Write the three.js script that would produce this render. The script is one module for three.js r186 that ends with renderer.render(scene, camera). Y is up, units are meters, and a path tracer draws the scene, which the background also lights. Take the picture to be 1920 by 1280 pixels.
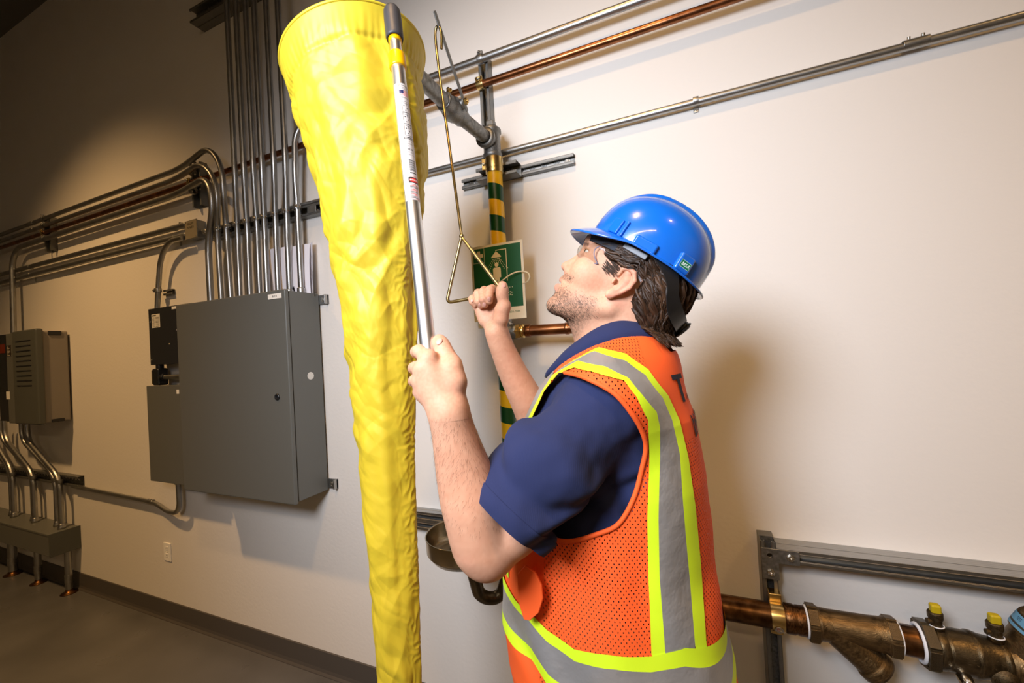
import * as THREE from 'three';
import { RoundedBoxGeometry } from 'three/addons/geometries/RoundedBoxGeometry.js';
import { mergeGeometries, mergeVertices } from 'three/addons/utils/BufferGeometryUtils.js';
import { RectAreaLightUniformsLib } from 'three/addons/lights/RectAreaLightUniformsLib.js';
import { ImprovedNoise } from 'three/addons/math/ImprovedNoise.js';

// ---------------------------------------------------------------- camera, light, exposure
const scene = new THREE.Scene();
scene.background = new THREE.Color(0x000000);
const camera = new THREE.PerspectiveCamera(78.55, 1920 / 1280, 0.05, 40);
camera.position.set(0, 1.653, 1.6);
camera.rotation.set(0.013458, 0.407827, -0.0564, 'YXZ');
const renderer = new THREE.WebGLRenderer({ antialias: true });
renderer.toneMapping = THREE.LinearToneMapping;
renderer.toneMappingExposure = 1.0;
renderer.shadowMap.enabled = true;
RectAreaLightUniformsLib.init();

// the photographer's flash: a white spot a little left of and above the camera
const flash = new THREE.SpotLight(0xecf2ff, 24, 0, 0.90, 1.0, 2);
flash.position.set(-0.62, 2.50, 2.35);
flash.target.position.set(-0.50, 1.62, 0);
flash.castShadow = true; flash.shadow.radius = 18; flash.shadow.mapSize.set(2048, 2048);
scene.add(flash, flash.target);
// warm ceiling downlights: [x, z, candela, half-angle, aim x, aim z]; the fittings are built with the ceiling
const WARM = 0xffc985;
const DOWNLIGHTS = [[-3.7, 1.9, 44, 0.80, -3.7, 0.7], [-0.4, 1.9, 19, 0.85, -0.2, 0.7], [2.4, 1.8, 16, 0.8, 2.2, 0.6]];
const CEIL = 4.6;

// ---------------------------------------------------------------- small tools
let seed = 7;
const rnd = () => { seed = (seed * 1664525 + 1013904223) >>> 0; return seed / 4294967296; };
const perlin = new ImprovedNoise();
const noise = (x, y, z = 0) => perlin.noise(x, y, z);
const fbm = (x, y, z = 0, n = 4) => { let s = 0, a = 0.5; for (let i = 0; i < n; i++) { s += a * noise(x, y, z); x *= 2.03; y *= 2.03; z *= 2.03; a *= 0.5; } return s; };
const V = (x, y, z) => new THREE.Vector3(x, y, z);
const PI = Math.PI;
const clamp = (x, a, b) => Math.min(b, Math.max(a, x));
const smooth = (a, b, x) => { const t = clamp((x - a) / (b - a), 0, 1); return t * t * (3 - 2 * t); };
const lerp = (a, b, t) => a + (b - a) * t;
const used = {};
const numbered = n => { const k = used[n] = (used[n] ?? -1) + 1; return k ? `${n}_${String(k).padStart(3, '0')}` : n; };
function tag(o, label, category, group) { o.userData = { label, category }; if (group) o.userData.group = group; return o; }
// a Group at the thing's base; geometry handed to part() is in room coordinates and is moved into the group
function thing(name, label, category, base, group) {
  const o = new THREE.Group(); o.name = numbered(name); o.position.set(...base); scene.add(o);
  return tag(o, label, category, group);
}
const rootOf = o => { while (o.parent && o.parent !== scene) o = o.parent; return o; };
function part(parent, name, geo, mat, label) {
  const r = rootOf(parent).position;
  geo = Array.isArray(geo) ? join(geo) : geo;
  geo.translate(-r.x, -r.y, -r.z);
  const m = new THREE.Mesh(geo, mat); m.name = name; m.castShadow = m.receiveShadow = true;
  if (label) m.userData.label = label;
  parent.add(m); return m;
}
// a thing of one mesh, its origin at its base
function solo(name, label, category, geo, mat, group) {
  geo = Array.isArray(geo) ? join(geo) : geo;
  geo.computeBoundingBox(); const b = geo.boundingBox, c = b.getCenter(V()); c.y = b.min.y;
  geo.translate(-c.x, -c.y, -c.z);
  const m = new THREE.Mesh(geo, mat); m.name = numbered(name); m.position.copy(c); m.castShadow = m.receiveShadow = true;
  scene.add(m); return tag(m, label, category, group);
}
function struct(name, geo, mat, parent = scene) {
  const m = new THREE.Mesh(Array.isArray(geo) ? join(geo) : geo, mat); m.name = name; m.castShadow = m.receiveShadow = true;
  if (parent === scene) m.userData.kind = 'structure';
  parent.add(m); return m;
}
function join(list) {
  list = list.map(g => { g = g.index ? g.toNonIndexed() : g; for (const k of Object.keys(g.attributes)) if (!['position', 'normal', 'uv'].includes(k)) g.deleteAttribute(k);
    if (!g.attributes.uv) g.setAttribute('uv', new THREE.BufferAttribute(new Float32Array(g.attributes.position.count * 2), 2)); return g; });
  return list.length === 1 ? list[0] : mergeGeometries(list);
}
const box = (x0, x1, y0, y1, z0, z1, r = 0.002) => {
  const w = x1 - x0, h = y1 - y0, d = z1 - z0; r = Math.min(r, w / 2.1, h / 2.1, d / 2.1);
  return (r > 0 ? new RoundedBoxGeometry(w, h, d, 2, r) : new THREE.BoxGeometry(w, h, d)).translate((x0 + x1) / 2, (y0 + y1) / 2, (z0 + z1) / 2);
};
// orient a geometry built along +y so that it runs along dir from p
const along = (g, p, dir) => g.applyQuaternion(new THREE.Quaternion().setFromUnitVectors(V(0, 1, 0), V(...dir).normalize())).translate(...p);
const lathe = (pts, seg = 32) => new THREE.LatheGeometry(pts.map(p => new THREE.Vector2(p[0], p[1])), seg);
const cyl = (r, h, seg = 24, c = Math.min(r, h) * 0.12) => lathe([[0.00001, 0], [r - c, 0], [r, c], [r, h - c], [r - c, h], [0.00001, h]], seg);
const hex = (r, h) => lathe([[0.00001, 0], [r, 0], [r, h * 0.8], [r * 0.85, h], [0.00001, h]], 6).toNonIndexed();
const hexN = (r, h) => { const g = hex(r, h); g.computeVertexNormals(); return g; };
const ball = (r, p, seg = 20) => new THREE.SphereGeometry(r, seg, seg >> 1).translate(...p);
// a pipe through corner points with rounded bends and closed ends
function pipe(pts, r, bend = 0.1, seg = 14) {
  pts = pts.map(p => p.isVector3 ? p : V(...p));
  const path = new THREE.CurvePath(); let from = pts[0];
  for (let i = 1; i < pts.length - 1; i++) {
    const a = pts[i - 1], b = pts[i], c = pts[i + 1];
    const k = Math.min(Array.isArray(bend) ? bend[i - 1] : bend, a.distanceTo(b) * 0.49, b.distanceTo(c) * 0.49);
    const p = b.clone().add(a.clone().sub(b).setLength(k)), q = b.clone().add(c.clone().sub(b).setLength(k));
    path.add(new THREE.LineCurve3(from, p));
    const f = 0.55; path.add(new THREE.CubicBezierCurve3(p, p.clone().lerp(b, f), q.clone().lerp(b, f), q)); from = q;
  }
  path.add(new THREE.LineCurve3(from, pts[pts.length - 1]));
  const P = [];
  for (const c of path.curves) { const n = c.isLineCurve3 ? 1 : 12; for (let i = P.length ? 1 : 0; i <= n; i++) P.push(c.getPoint(i / n)); }
  return tubeAlong(P, r, seg);
}
// tube with a radius (number or function of 0..1) along a list of points, parallel transported, capped
function tubeAlong(P, r, seg = 12, flat = 1) {
  const n = P.length, pos = [], uv = [], idx = [], T = [];
  for (let i = 0; i < n; i++) T.push(P[Math.min(n - 1, i + 1)].clone().sub(P[Math.max(0, i - 1)]).normalize());
  let N = Math.abs(T[0].y) < 0.9 ? V(0, 1, 0) : V(1, 0, 0); let L = 0;
  const ring = (c, N, B, rad, v) => { for (let j = 0; j <= seg; j++) { const a = j / seg * 2 * PI; const x = Math.cos(a) * rad, y = Math.sin(a) * rad * flat;
    pos.push(c.x + N.x * x + B.x * y, c.y + N.y * x + B.y * y, c.z + N.z * x + B.z * y); uv.push(j / seg * 2 * PI * rad, v); } };
  for (let i = 0; i < n; i++) {
    N = N.clone().addScaledVector(T[i], -N.dot(T[i])).normalize(); const B = T[i].clone().cross(N);
    if (i) L += P[i].distanceTo(P[i - 1]);
    const rad = typeof r === 'function' ? r(i / (n - 1)) : r;
    if (i === 0) ring(P[i], N, B, 1e-5, L);
    ring(P[i], N, B, rad, L);
    if (i === 0) ring(P[i], N, B, rad, L);
    if (i === n - 1) { ring(P[i], N, B, rad, L); ring(P[i], N, B, 1e-5, L); }
  }
  const rows = pos.length / 3 / (seg + 1);
  for (let i = 0; i < rows - 1; i++) { if (i === 1 || i === rows - 3) continue; for (let j = 0; j < seg; j++) { const a = i * (seg + 1) + j, b = a + seg + 1; idx.push(a, a + 1, b, b, a + 1, b + 1); } }
  const g = new THREE.BufferGeometry();
  g.setAttribute('position', new THREE.Float32BufferAttribute(pos, 3)); g.setAttribute('uv', new THREE.Float32BufferAttribute(uv, 2)); g.setIndex(idx);
  g.computeVertexNormals(); return g;
}
const spline = (pts, n = 40, closed = false) => new THREE.CatmullRomCurve3(pts.map(p => p.isVector3 ? p : V(...p)), closed, 'centripetal').getPoints(n);

// ---------------------------------------------------------------- materials
function dataTex(n, fn, repeat = 1, srgb = false) {
  const d = new Uint8Array(n * n * 4);
  for (let j = 0; j < n; j++) for (let i = 0; i < n; i++) { const c = fn(i / n, j / n, i, j); const k = (j * n + i) * 4; d[k] = c[0]; d[k + 1] = c[1]; d[k + 2] = c[2]; d[k + 3] = 255; }
  const t = new THREE.DataTexture(d, n, n); t.wrapS = t.wrapT = THREE.RepeatWrapping; t.magFilter = THREE.LinearFilter; t.minFilter = THREE.LinearMipmapLinearFilter; t.generateMipmaps = true;
  t.repeat.set(repeat, repeat); if (srgb) t.colorSpace = THREE.SRGBColorSpace; t.needsUpdate = true; return t;
}
// tiling noise on a torus of period 1
const tileNoise = (u, v, f, n = 4) => { let s = 0, a = 0.5, t = 0; for (let i = 0; i < n; i++) { const k = f * 2 ** i;
  const g = (x, y) => noise(x * k, y * k, 3.7 * i); const fu = u, fv = v;
  s += a * (g(u, v) * (1 - fu) * (1 - fv) + g(u - 1, v) * fu * (1 - fv) + g(u, v - 1) * (1 - fu) * fv + g(u - 1, v - 1) * fu * fv); t += a; a *= 0.5; } return s / t; };
const grey = v => { v = clamp(v, 0, 255); return [v, v, v]; };
const noiseTex = (f, amp, repeat, n = 256, oct = 4, mid = 128) => dataTex(n, (u, v) => grey(mid + amp * tileNoise(u, v, f, oct)), repeat);
const M = {};
const std = (o) => new THREE.MeshStandardMaterial(o);
M.wall = std({ color: new THREE.Color().setRGB(0.74, 0.71, 0.665), roughness: 0.75, bumpMap: noiseTex(48, 160, 1.2, 512, 3), bumpScale: 0.0008 });
M.wall2 = std({ color: new THREE.Color().setRGB(0.72, 0.69, 0.64), roughness: 0.9 });
M.ceil = std({ color: new THREE.Color().setRGB(0.14, 0.135, 0.13), roughness: 0.9 });
M.floor = std({ color: new THREE.Color().setRGB(0.145, 0.142, 0.14), roughness: 0.5, roughnessMap: noiseTex(6, 120, 0.7, 256, 5, 170), map: dataTex(256, (u, v) => grey(225 + 45 * tileNoise(u, v, 5, 5)), 0.6, true) });
M.base = std({ color: new THREE.Color().setRGB(0.075, 0.066, 0.058), roughness: 0.55 });
M.galv = std({ color: new THREE.Color().setRGB(0.54, 0.54, 0.525), metalness: 1, roughness: 0.37, map: dataTex(256, (u, v) => grey(225 + 45 * tileNoise(u, v, 3, 2)), 4, true) });
M.galvDull = std({ color: new THREE.Color().setRGB(0.42, 0.42, 0.40), metalness: 0.9, roughness: 0.5, map: dataTex(256, (u, v) => grey(200 + 110 * tileNoise(u, v, 10, 4)), 8, true) });
M.bolt = std({ color: new THREE.Color().setRGB(0.62, 0.60, 0.55), metalness: 1, roughness: 0.25 });
M.copper = std({ color: new THREE.Color().setRGB(0.62, 0.27, 0.125), metalness: 1, roughness: 0.3, map: dataTex(256, (u, v) => { const k = 0.75 + 0.7 * tileNoise(u, v, 4, 5); return [225 * k, 215 * k, 205 * k].map(x => clamp(x, 0, 255)); }, 3, true) });
M.oldCopper = std({ color: new THREE.Color().setRGB(0.42, 0.22, 0.10), metalness: 1, roughness: 0.36, map: dataTex(256, (u, v) => { const k = 0.7 + 0.9 * tileNoise(u, v, 5, 5); return [220 * k, 210 * k, 195 * k].map(x => clamp(x, 0, 255)); }, 6, true) });
M.brass = std({ color: new THREE.Color().setRGB(0.70, 0.50, 0.20), metalness: 1, roughness: 0.27 });
M.dullBrass = std({ color: new THREE.Color().setRGB(0.40, 0.31, 0.15), metalness: 1, roughness: 0.34 });
M.bronze = std({ color: new THREE.Color().setRGB(0.40, 0.27, 0.13), metalness: 0.92, roughness: 0.42, bumpMap: noiseTex(14, 150, 6, 256, 3), bumpScale: 0.0009, map: dataTex(256, (u, v) => { const k = 0.78 + 0.6 * tileNoise(u, v, 4, 5), w = tileNoise(u, v, 30, 2) > 0.42 ? 60 : 0; return [225 * k + w, 220 * k + w, 212 * k + w].map(x => clamp(x, 0, 255)); }, 5, true) });
M.darkBronze = std({ color: new THREE.Color().setRGB(0.25, 0.19, 0.11), metalness: 0.92, roughness: 0.36, bumpMap: noiseTex(14, 150, 6, 256, 3), bumpScale: 0.0008, map: dataTex(256, (u, v) => { const k = 0.8 + 0.6 * tileNoise(u, v, 5, 5), w = tileNoise(u + .3, v, 16, 3) > 0.33 ? 80 : 0; return [225 * k + w, 222 * k + w, 215 * k + w].map(x => clamp(x, 0, 255)); }, 4, true) });
M.ptfe = std({ color: 0xdfe3ea, roughness: 0.8 });
M.grey = std({ color: new THREE.Color().setRGB(0.118, 0.122, 0.112), roughness: 0.42, bumpMap: noiseTex(60, 150, 5, 256, 2), bumpScale: 0.0002 });
M.greyDark = std({ color: new THREE.Color().setRGB(0.075, 0.08, 0.07), roughness: 0.45 });
M.black = std({ color: new THREE.Color().setRGB(0.018, 0.02, 0.024), roughness: 0.4 });
M.blackPlastic = std({ color: new THREE.Color().setRGB(0.012, 0.013, 0.015), roughness: 0.35 });
M.white = std({ color: 0xf2f0ea, roughness: 0.6 });
M.paper = std({ color: 0xeceaf2, roughness: 0.8, side: THREE.DoubleSide });
M.chrome = std({ color: new THREE.Color().setRGB(0.75, 0.74, 0.72), metalness: 1, roughness: 0.12 });
// a printed face: draw(ctx, w, h) on a canvas
function printed(w, h, draw, o = {}) {
  const c = document.createElement('canvas'); c.width = w; c.height = h; const x = c.getContext('2d'); draw(x, w, h);
  const t = new THREE.CanvasTexture(c); t.colorSpace = THREE.SRGBColorSpace; t.anisotropy = 8;
  return std({ map: t, roughness: 0.5, ...o });
}
// flat printed sheet with a little thickness, facing +z, centred at p
const sheet = (w, h, p) => new THREE.PlaneGeometry(w, h).translate(...p);

// ---------------------------------------------------------------- the room
const X0 = -6.6, X1 = 3.6, Z1 = 5.2;
struct('floor', box(X0 - .1, X1 + .1, -0.12, 0, -0.12, Z1 + .1, 0), M.floor);
{ const g = scene.getObjectByName('floor').geometry, p = g.attributes.position, u = g.attributes.uv; for (let i = 0; i < p.count; i++) u.setXY(i, p.getX(i), p.getZ(i)); }
const wallUV = g => { const p = g.attributes.position, n = g.attributes.normal, u = g.attributes.uv; for (let i = 0; i < p.count; i++) u.setXY(i, Math.abs(n.getX(i)) > .5 ? p.getZ(i) : p.getX(i), p.getY(i)); return g; };
struct('wall_back', wallUV(box(X0, X1, 0, CEIL, -0.12, 0, 0)), M.wall);
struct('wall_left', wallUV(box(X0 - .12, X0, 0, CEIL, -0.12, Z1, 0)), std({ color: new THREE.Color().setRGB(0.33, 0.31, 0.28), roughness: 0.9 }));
struct('wall_right', wallUV(box(X1, X1 + .12, 0, CEIL, -0.12, Z1, 0)), M.wall2);
struct('wall_front', wallUV(box(X0, X1, 0, CEIL, Z1, Z1 + .12, 0)), M.wall2);
struct('ceiling', box(X0 - .1, X1 + .1, CEIL, CEIL + .12, -0.12, Z1 + .1, 0), M.ceil);
{ // coved rubber baseboard
  const s = new THREE.Shape([[0, 0.0], [0.017, 0.0], [0.0165, 0.004], [0.009, 0.014], [0.006, 0.03], [0.006, 0.121], [0.003, 0.124], [0, 0.124]].map(p => new THREE.Vector2(...p)));
  const g = new THREE.ExtrudeGeometry(s, { depth: X1 - X0, bevelEnabled: false }).rotateY(-PI / 2);
  g.translate(X1, 0, 0);
  g.computeVertexNormals(); struct('baseboard_back', g, M.base);
}
for (const [x, z, cd, ang, ax, az] of DOWNLIGHTS) {
  const t = thing('downlight', `round warm ceiling downlight ${x < -2 ? 'above the grey cabinet' : x < 1 ? 'above the worker' : 'above the bronze strainer'}`, 'lamp', [x, CEIL, z]);
  part(t, 'trim_ring', lathe([[0.105, -0.02], [0.13, -0.012], [0.13, 0], [0.105, 0], [0.105, -0.02]]).translate(x, CEIL, z), M.white);
  part(t, 'lens', lathe([[0.00001, -0.008], [0.104, -0.008], [0.104, -0.002], [0.00001, -0.002]]).translate(x, CEIL, z), std({ color: 0x222222, emissive: WARM, emissiveIntensity: 3 }));
  const l = new THREE.SpotLight(WARM, cd, 0, ang, 0.75, 2); l.position.set(x, CEIL - 0.03, z); l.target.position.set(ax, 0, az);
  l.castShadow = true; l.shadow.radius = 5; l.shadow.mapSize.set(1024, 1024); scene.add(l, l.target);
}

{ // warm strip light hanging behind the camera
  const t = thing('strip_light', 'long warm ceiling strip light hung in the room behind the camera', 'lamp', [0.2, 3.7, 3.6]);
  part(t, 'housing', box(-1.0, 1.4, 3.72, 3.80, 3.52, 3.68, 0.01), M.white);
  part(t, 'diffuser', box(-0.98, 1.38, 3.70, 3.725, 3.54, 3.66, 0.008), std({ color: 0x333333, emissive: 0xffcf8f, emissiveIntensity: 4 }));
  for (const x of [-0.7, 1.1]) part(t, 'suspension_rod', pipe([[x, 3.79, 3.6], [x, CEIL, 3.6]], 0.006), M.galv);
  const l = new THREE.RectAreaLight(0xffd8a4, 38, 2.36, 0.12); l.position.set(0.2, 3.69, 3.6); l.lookAt(0.2, 0, 2.6); scene.add(l);
}

// ---------------------------------------------------------------- strut, clamps, conduit
// slotted U channel along +x from 0 to len, back on z = 0, open towards +z
function channel(len, w = 0.041, h = 0.041, slots = true, first = 0.03) {
  const s = new THREE.Shape([[0, -w / 2], [len, -w / 2], [len, w / 2], [0, w / 2]].map(p => new THREE.Vector2(...p)));
  if (slots) for (let x = first; x < len - 0.03; x += 0.0508) { const q = new THREE.Path(); const a = 0.009, b = 0.0068;
    q.absarc(x + a, 0, b, -PI / 2, PI / 2, false); q.absarc(x - a, 0, b, PI / 2, 3 * PI / 2, false); s.holes.push(q); }
  const t = 0.0026, g = [new THREE.ExtrudeGeometry(s, { depth: t, bevelEnabled: false, curveSegments: 6 })];
  for (const k of [-1, 1]) {
    const y = k * w / 2;
    g.push(box(0, len, Math.min(y, y - k * t), Math.max(y, y - k * t), 0, h, 0.001));
    g.push(box(0, len, Math.min(y, y - k * 0.0095), Math.max(y, y - k * 0.0095), h - t, h, 0.001));
    g.push(box(0, len, Math.min(y - k * 0.0095, y - k * 0.0121), Math.max(y - k * 0.0095, y - k * 0.0121), h - 0.0075, h, 0.0008));
  }
  return join(g);
}
const chanX = (x, y, z, len, ...a) => channel(len, ...a).translate(x, y, z);                         // along +x
const chanDown = (x, y, z, len, ...a) => channel(len, ...a).rotateZ(-PI / 2).translate(x, y, z);    // down from y
const screw = (p, dir, r = 0.006, h = 0.006) => join([along(cyl(r * 1.7, h * 0.3, 16), p, dir), along(hexN(r, h), p, dir)]);
// strap clamp round a pipe: band + two ears + bolt; axis = pipe direction, up = direction of the ears
function clampGeo(p, axis, up, r, width = 0.024, ear = 0.014) {
  const A = V(...axis).normalize(), U = V(...up).normalize(), S = A.clone().cross(U);
  const band = lathe([[r, -width / 2], [r + 0.0025, -width / 2], [r + 0.0025, width / 2], [r, width / 2], [r, -width / 2]], 28);
  const m = new THREE.Matrix4().makeBasis(S, A, U);
  const g = [band];
  for (const k of [-1, 1]) g.push(box(k > 0 ? 0.002 : -0.0046, k > 0 ? 0.0046 : -0.002, -width / 2, width / 2, r - 0.002, r + ear, 0.0008));
  const b = [along(cyl(0.0033, 0.03, 10), [-0.015, 0, r + ear * 0.55], [1, 0, 0]), along(hexN(0.0065, 0.006), [0.0046, 0, r + ear * 0.55], [1, 0, 0]), along(hexN(0.0065, 0.005), [-0.0046, 0, r + ear * 0.55], [-1, 0, 0])];
  return [join(g).applyMatrix4(m).translate(...p), join(b).applyMatrix4(m).translate(...p)];
}
function clampPart(parent, p, axis, up, r, mat = M.galv, width = 0.024) {
  const [band, bolt] = clampGeo(p, axis, up, r, width);
  const c = part(parent, 'pipe_clamp', band, mat); part(c, 'clamp_bolt', bolt, M.bolt); return c;
}
const sleeve = (p, axis, r, len) => along(lathe([[r, 0], [r + 0.0022, 0.001], [r + 0.0022, len - 0.001], [r, len]], 20), [p[0] - axis[0] * len / 2, p[1] - axis[1] * len / 2, p[2] - axis[2] * len / 2], axis);
const EMT = 0.0148;
// six straight conduits from the cabinet to the ceiling, then the three that bend away to the left and the one that runs right
const RISER = [[-2.294, -2.214], [-2.211, -2.140], [-2.132, -2.066], [-2.072, -1.999], [-1.988, -1.910], [-1.902, -1.825]];
const ORD = ['leftmost', 'second from left', 'third from left', 'fourth from left', 'fifth from left', 'rightmost'];
RISER.forEach(([xb, xt], i) => {
  const r = i % 2 ? 0.0148 : 0.0138;
  const t = thing('conduit', `${ORD[i]} of six straight steel conduits rising from the cabinet to the ceiling`, 'conduit', [xb, 1.985, 0.07]);
  part(t, 'tube', pipe([[xb, 1.986, 0.066], [xb, 2.36, 0.062], [(xb + xt) / 2 - .005, 2.50, 0.085], [xt, 2.66, 0.115], [xt, CEIL, 0.115]], r, 0.06), M.galv);
  clampPart(t, [xb, 2.422, 0.068], [0, 1, 0], [0.85, 0, 0.5], r + 0.002);
  part(t, 'connector', join([along(lathe([[r, 0], [r + .005, 0], [r + .005, .03], [r, .034]], 20), [xb, 1.984, 0.066], [0, 1, 0]), screw([xb + r, 2.003, 0.075], [1, 0, 0.4], 0.003, 0.008)]), M.galv);
});
{ // the three bends to the left, top, middle, lower
  const defs = [
    ['top conduit of the three bending left beside the cabinet risers', -2.372, 2.852, 0.0148, [[-6.5, 2.852, 0.057], [-2.80, 2.852, 0.057], [-2.42, 2.868, 0.118], [-2.315, 2.74, 0.118], [-2.315, 2.60, 0.115], [-2.388, 2.41, 0.062], [-2.372, 1.986, 0.066]], [0.1, 0.1, 0.09, 0.05, 0.08]],
    ['middle conduit of the three bending left, just over the copper line', -2.455, 2.800, 0.0148, [[-6.5, 2.797, 0.057], [-2.86, 2.797, 0.057], [-2.50, 2.800, 0.112], [-2.385, 2.68, 0.112], [-2.385, 2.55, 0.105], [-2.470, 2.41, 0.062], [-2.455, 1.986, 0.066]], [0.1, 0.1, 0.09, 0.05, 0.08]],
    ['thicker lowest conduit of the three bending left beside the cabinet risers', -2.551, 2.69, 0.0178, [[-5.13, 1.9, 0.07], [-5.13, 2.692, 0.06], [-2.85, 2.700, 0.06], [-2.47, 2.715, 0.10], [-2.42, 2.55, 0.105], [-2.55, 2.37, 0.066], [-2.551, 1.986, 0.066]], [0.17, 0.12, 0.15, 0.1, 0.08]]];
  for (const [label, xb, y, r, pts, bends] of defs) {
    const t = thing('conduit', label, 'conduit', [xb, 1.985, 0.07]);
    part(t, 'tube', pipe(pts, r, bends), M.galv);
    clampPart(t, [xb - 0.002, 2.422, 0.066], [0, 1, 0], [0.85, 0, 0.5], r + 0.002);
    part(t, 'connector', along(lathe([[r, 0], [r + .005, 0], [r + .005, .03], [r, .034]], 20), [xb, 1.984, 0.066], [0, 1, 0]), M.galv);
    for (const x of [-4.56, -2.68]) clampPart(t, [x, pts[1][1] + (x > -3 && r < .0178 ? 0.004 : 0), 0.058], [1, 0, 0], [0, 1, 0.2], r + 0.002);
    if (r < .0178) part(t, 'coupling', sleeve([-4.75, pts[1][1], 0.057], [1, 0, 0], r, 0.05), M.galv);
  }
  const t = thing('conduit', 'upper steel conduit running right along the wall above the copper pipe', 'conduit', [-0.6, 2.845, 0.057]);
  part(t, 'tube', pipe([[-1.818, 1.986, 0.066], [-1.816, 2.42, 0.066], [-1.792, 2.60, 0.092], [-1.772, 2.845, 0.092], [-1.53, 2.845, 0.060], [3.5, 2.845, 0.060]], 0.0148, [0.05, 0.05, 0.11, 0.08]), M.galv);
  clampPart(t, [-1.816, 2.428, 0.068], [0, 1, 0], [0.85, 0, 0.5], 0.0168);
  clampPart(t, [-0.735, 2.845, 0.060], [1, 0, 0], [0, 1, 0.1], 0.0168);
  part(t, 'connector', along(lathe([[.0148, 0], [.0198, 0], [.0198, .03], [.0148, .034]], 20), [-1.818, 1.984, 0.066], [0, 1, 0]), M.galv);
}
{ // copper line
  const t = thing('copper_pipe', 'long copper water pipe running along the wall between steel conduits', 'pipe', [-0.5, 2.742, 0.058]);
  part(t, 'tube', pipe([[-6.5, 2.742, 0.058], [3.5, 2.742, 0.058]], 0.0143), M.copper);
  for (const x of [-4.57, -2.70, -0.742]) clampPart(t, [x, 2.742, 0.058], [1, 0, 0], [0, 0.75, 0.7], 0.0163, M.brass, 0.03);
  part(t, 'pipe_fitting', sleeve([-2.60, 2.742, 0.058], [1, 0, 0], 0.0143, 0.05), M.copper);
}
{ // lower conduit
  const t = thing('conduit', 'lower steel conduit crossing the bare wall behind the shower post', 'conduit', [0, 2.46, 0.024]);
  part(t, 'tube', pipe([[-2.66, 2.452, 0.024], [3.5, 2.466, 0.024]], 0.0125), M.galv);
  const c = part(t, 'coupling', sleeve([0.638, 2.4626, 0.024], [1, 0, 0], 0.0125, 0.06), M.galv);
  for (const x of [0.622, 0.654]) part(c, 'set_screw', along(cyl(0.0045, 0.008, 10), [x, 2.475, 0.028], [0, 1, .2]), M.bolt);
  for (const x of [0.057, 1.9]) { const s = part(t, 'pipe_strap', join([lathe([[.0125, -.009], [.0145, -.009], [.0145, .009], [.0125, .009], [.0125, -.009]], 24).rotateZ(PI / 2).translate(x, 2.461, .024), box(x - .009, x + .009, 2.432, 2.45, 0.0, 0.003)]), M.galv); part(s, 'strap_screw', screw([x, 2.440, 0.003], [0, 0, 1], 0.0045, 0.004), M.bolt); }
}
{ // pair on the left with junction box
  for (const [y, w] of [[2.516, 'upper'], [2.452, 'lower']]) {
    const t = thing('conduit', `${w} conduit of the pair ending at the small junction box`, 'conduit', [-4, y, 0.032]);
    part(t, 'tube', pipe(w === 'upper' ? [[-6.5, y + .02, 0.032], [-2.78, y, 0.032]] : [[-6.5, y + .01, 0.032], [-2.78, y, 0.032]], 0.0165), M.galv);
    for (const x of [-4.9, -2.93]) part(t, 'pipe_strap', join([lathe([[.0165, -.01], [.0188, -.01], [.0188, .01], [.0165, .01], [.0165, -.01]], 24).rotateZ(PI / 2).translate(x, y + (x < -4 ? .008 : 0), .032), w === 'upper' ? box(x - .01, x + .01, y + .015, y + .045, .0, .004) : box(x - .01, x + .01, y - .045, y - .015, .0, .004)]), M.galv);
    part(t, 'coupling', sleeve([-2.83, y, 0.032], [1, 0, 0], 0.0165, 0.05), M.galv);
  }
  const t = thing('junction_box', 'small square steel junction box with a hand-lettered cover left of the risers', 'junction box', [-2.735, 2.415, 0]);
  part(t, 'box_body', box(-2.786, -2.674, 2.416, 2.522, 0, 0.05, 0.004), M.galvDull);
  const cv = part(t, 'cover_plate', box(-2.79, -2.67, 2.412, 2.526, 0.05, 0.0525, 0.001), M.galvDull);
  part(cv, 'lettering', sheet(0.112, 0.106, [-2.73, 2.469, 0.0532]), printed(256, 256, (c, w, h) => { c.fillStyle = '#a3977d'; c.fillRect(0, 0, w, h); c.fillStyle = '#1b1712'; c.font = 'bold 50px sans-serif'; c.fillText('▼ VALVE', 8, 58); c.font = 'bold 44px sans-serif'; c.fillText('POWER', 40, 112); }, { metalness: 0.5, roughness: 0.5 }));
  for (const p of [[-2.78, 2.516], [-2.68, 2.422]]) part(cv, 'cover_screw', screw([p[0], p[1], 0.0525], [0, 0, 1], 0.003, 0.003), M.bolt);
  const u = thing('conduit', 'curved conduit dropping from the pair to the small black box', 'conduit', [-3.13, 2.02, 0.045]);
  part(u, 'tube', pipe([[-2.80, 2.428, 0.06], [-2.93, 2.43, 0.062], [-3.055, 2.35, 0.052], [-3.11, 2.15, 0.045], [-3.13, 2.023, 0.045]], 0.0148, [0.05, 0.08, 0.08]), M.galv);
  clampPart(u, [-3.112, 2.143, 0.045], [0, 1, 0], [-1, 0, 0.3], 0.0168);
  const s = thing('strut_channel', 'short strut stub on the wall holding the curved conduit', 'strut', [-3.06, 2.12, 0]);
  part(s, 'channel', chanX(-3.105, 2.128, 0, 0.09, 0.035, 0.022, false), M.galvDull);
}
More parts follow.
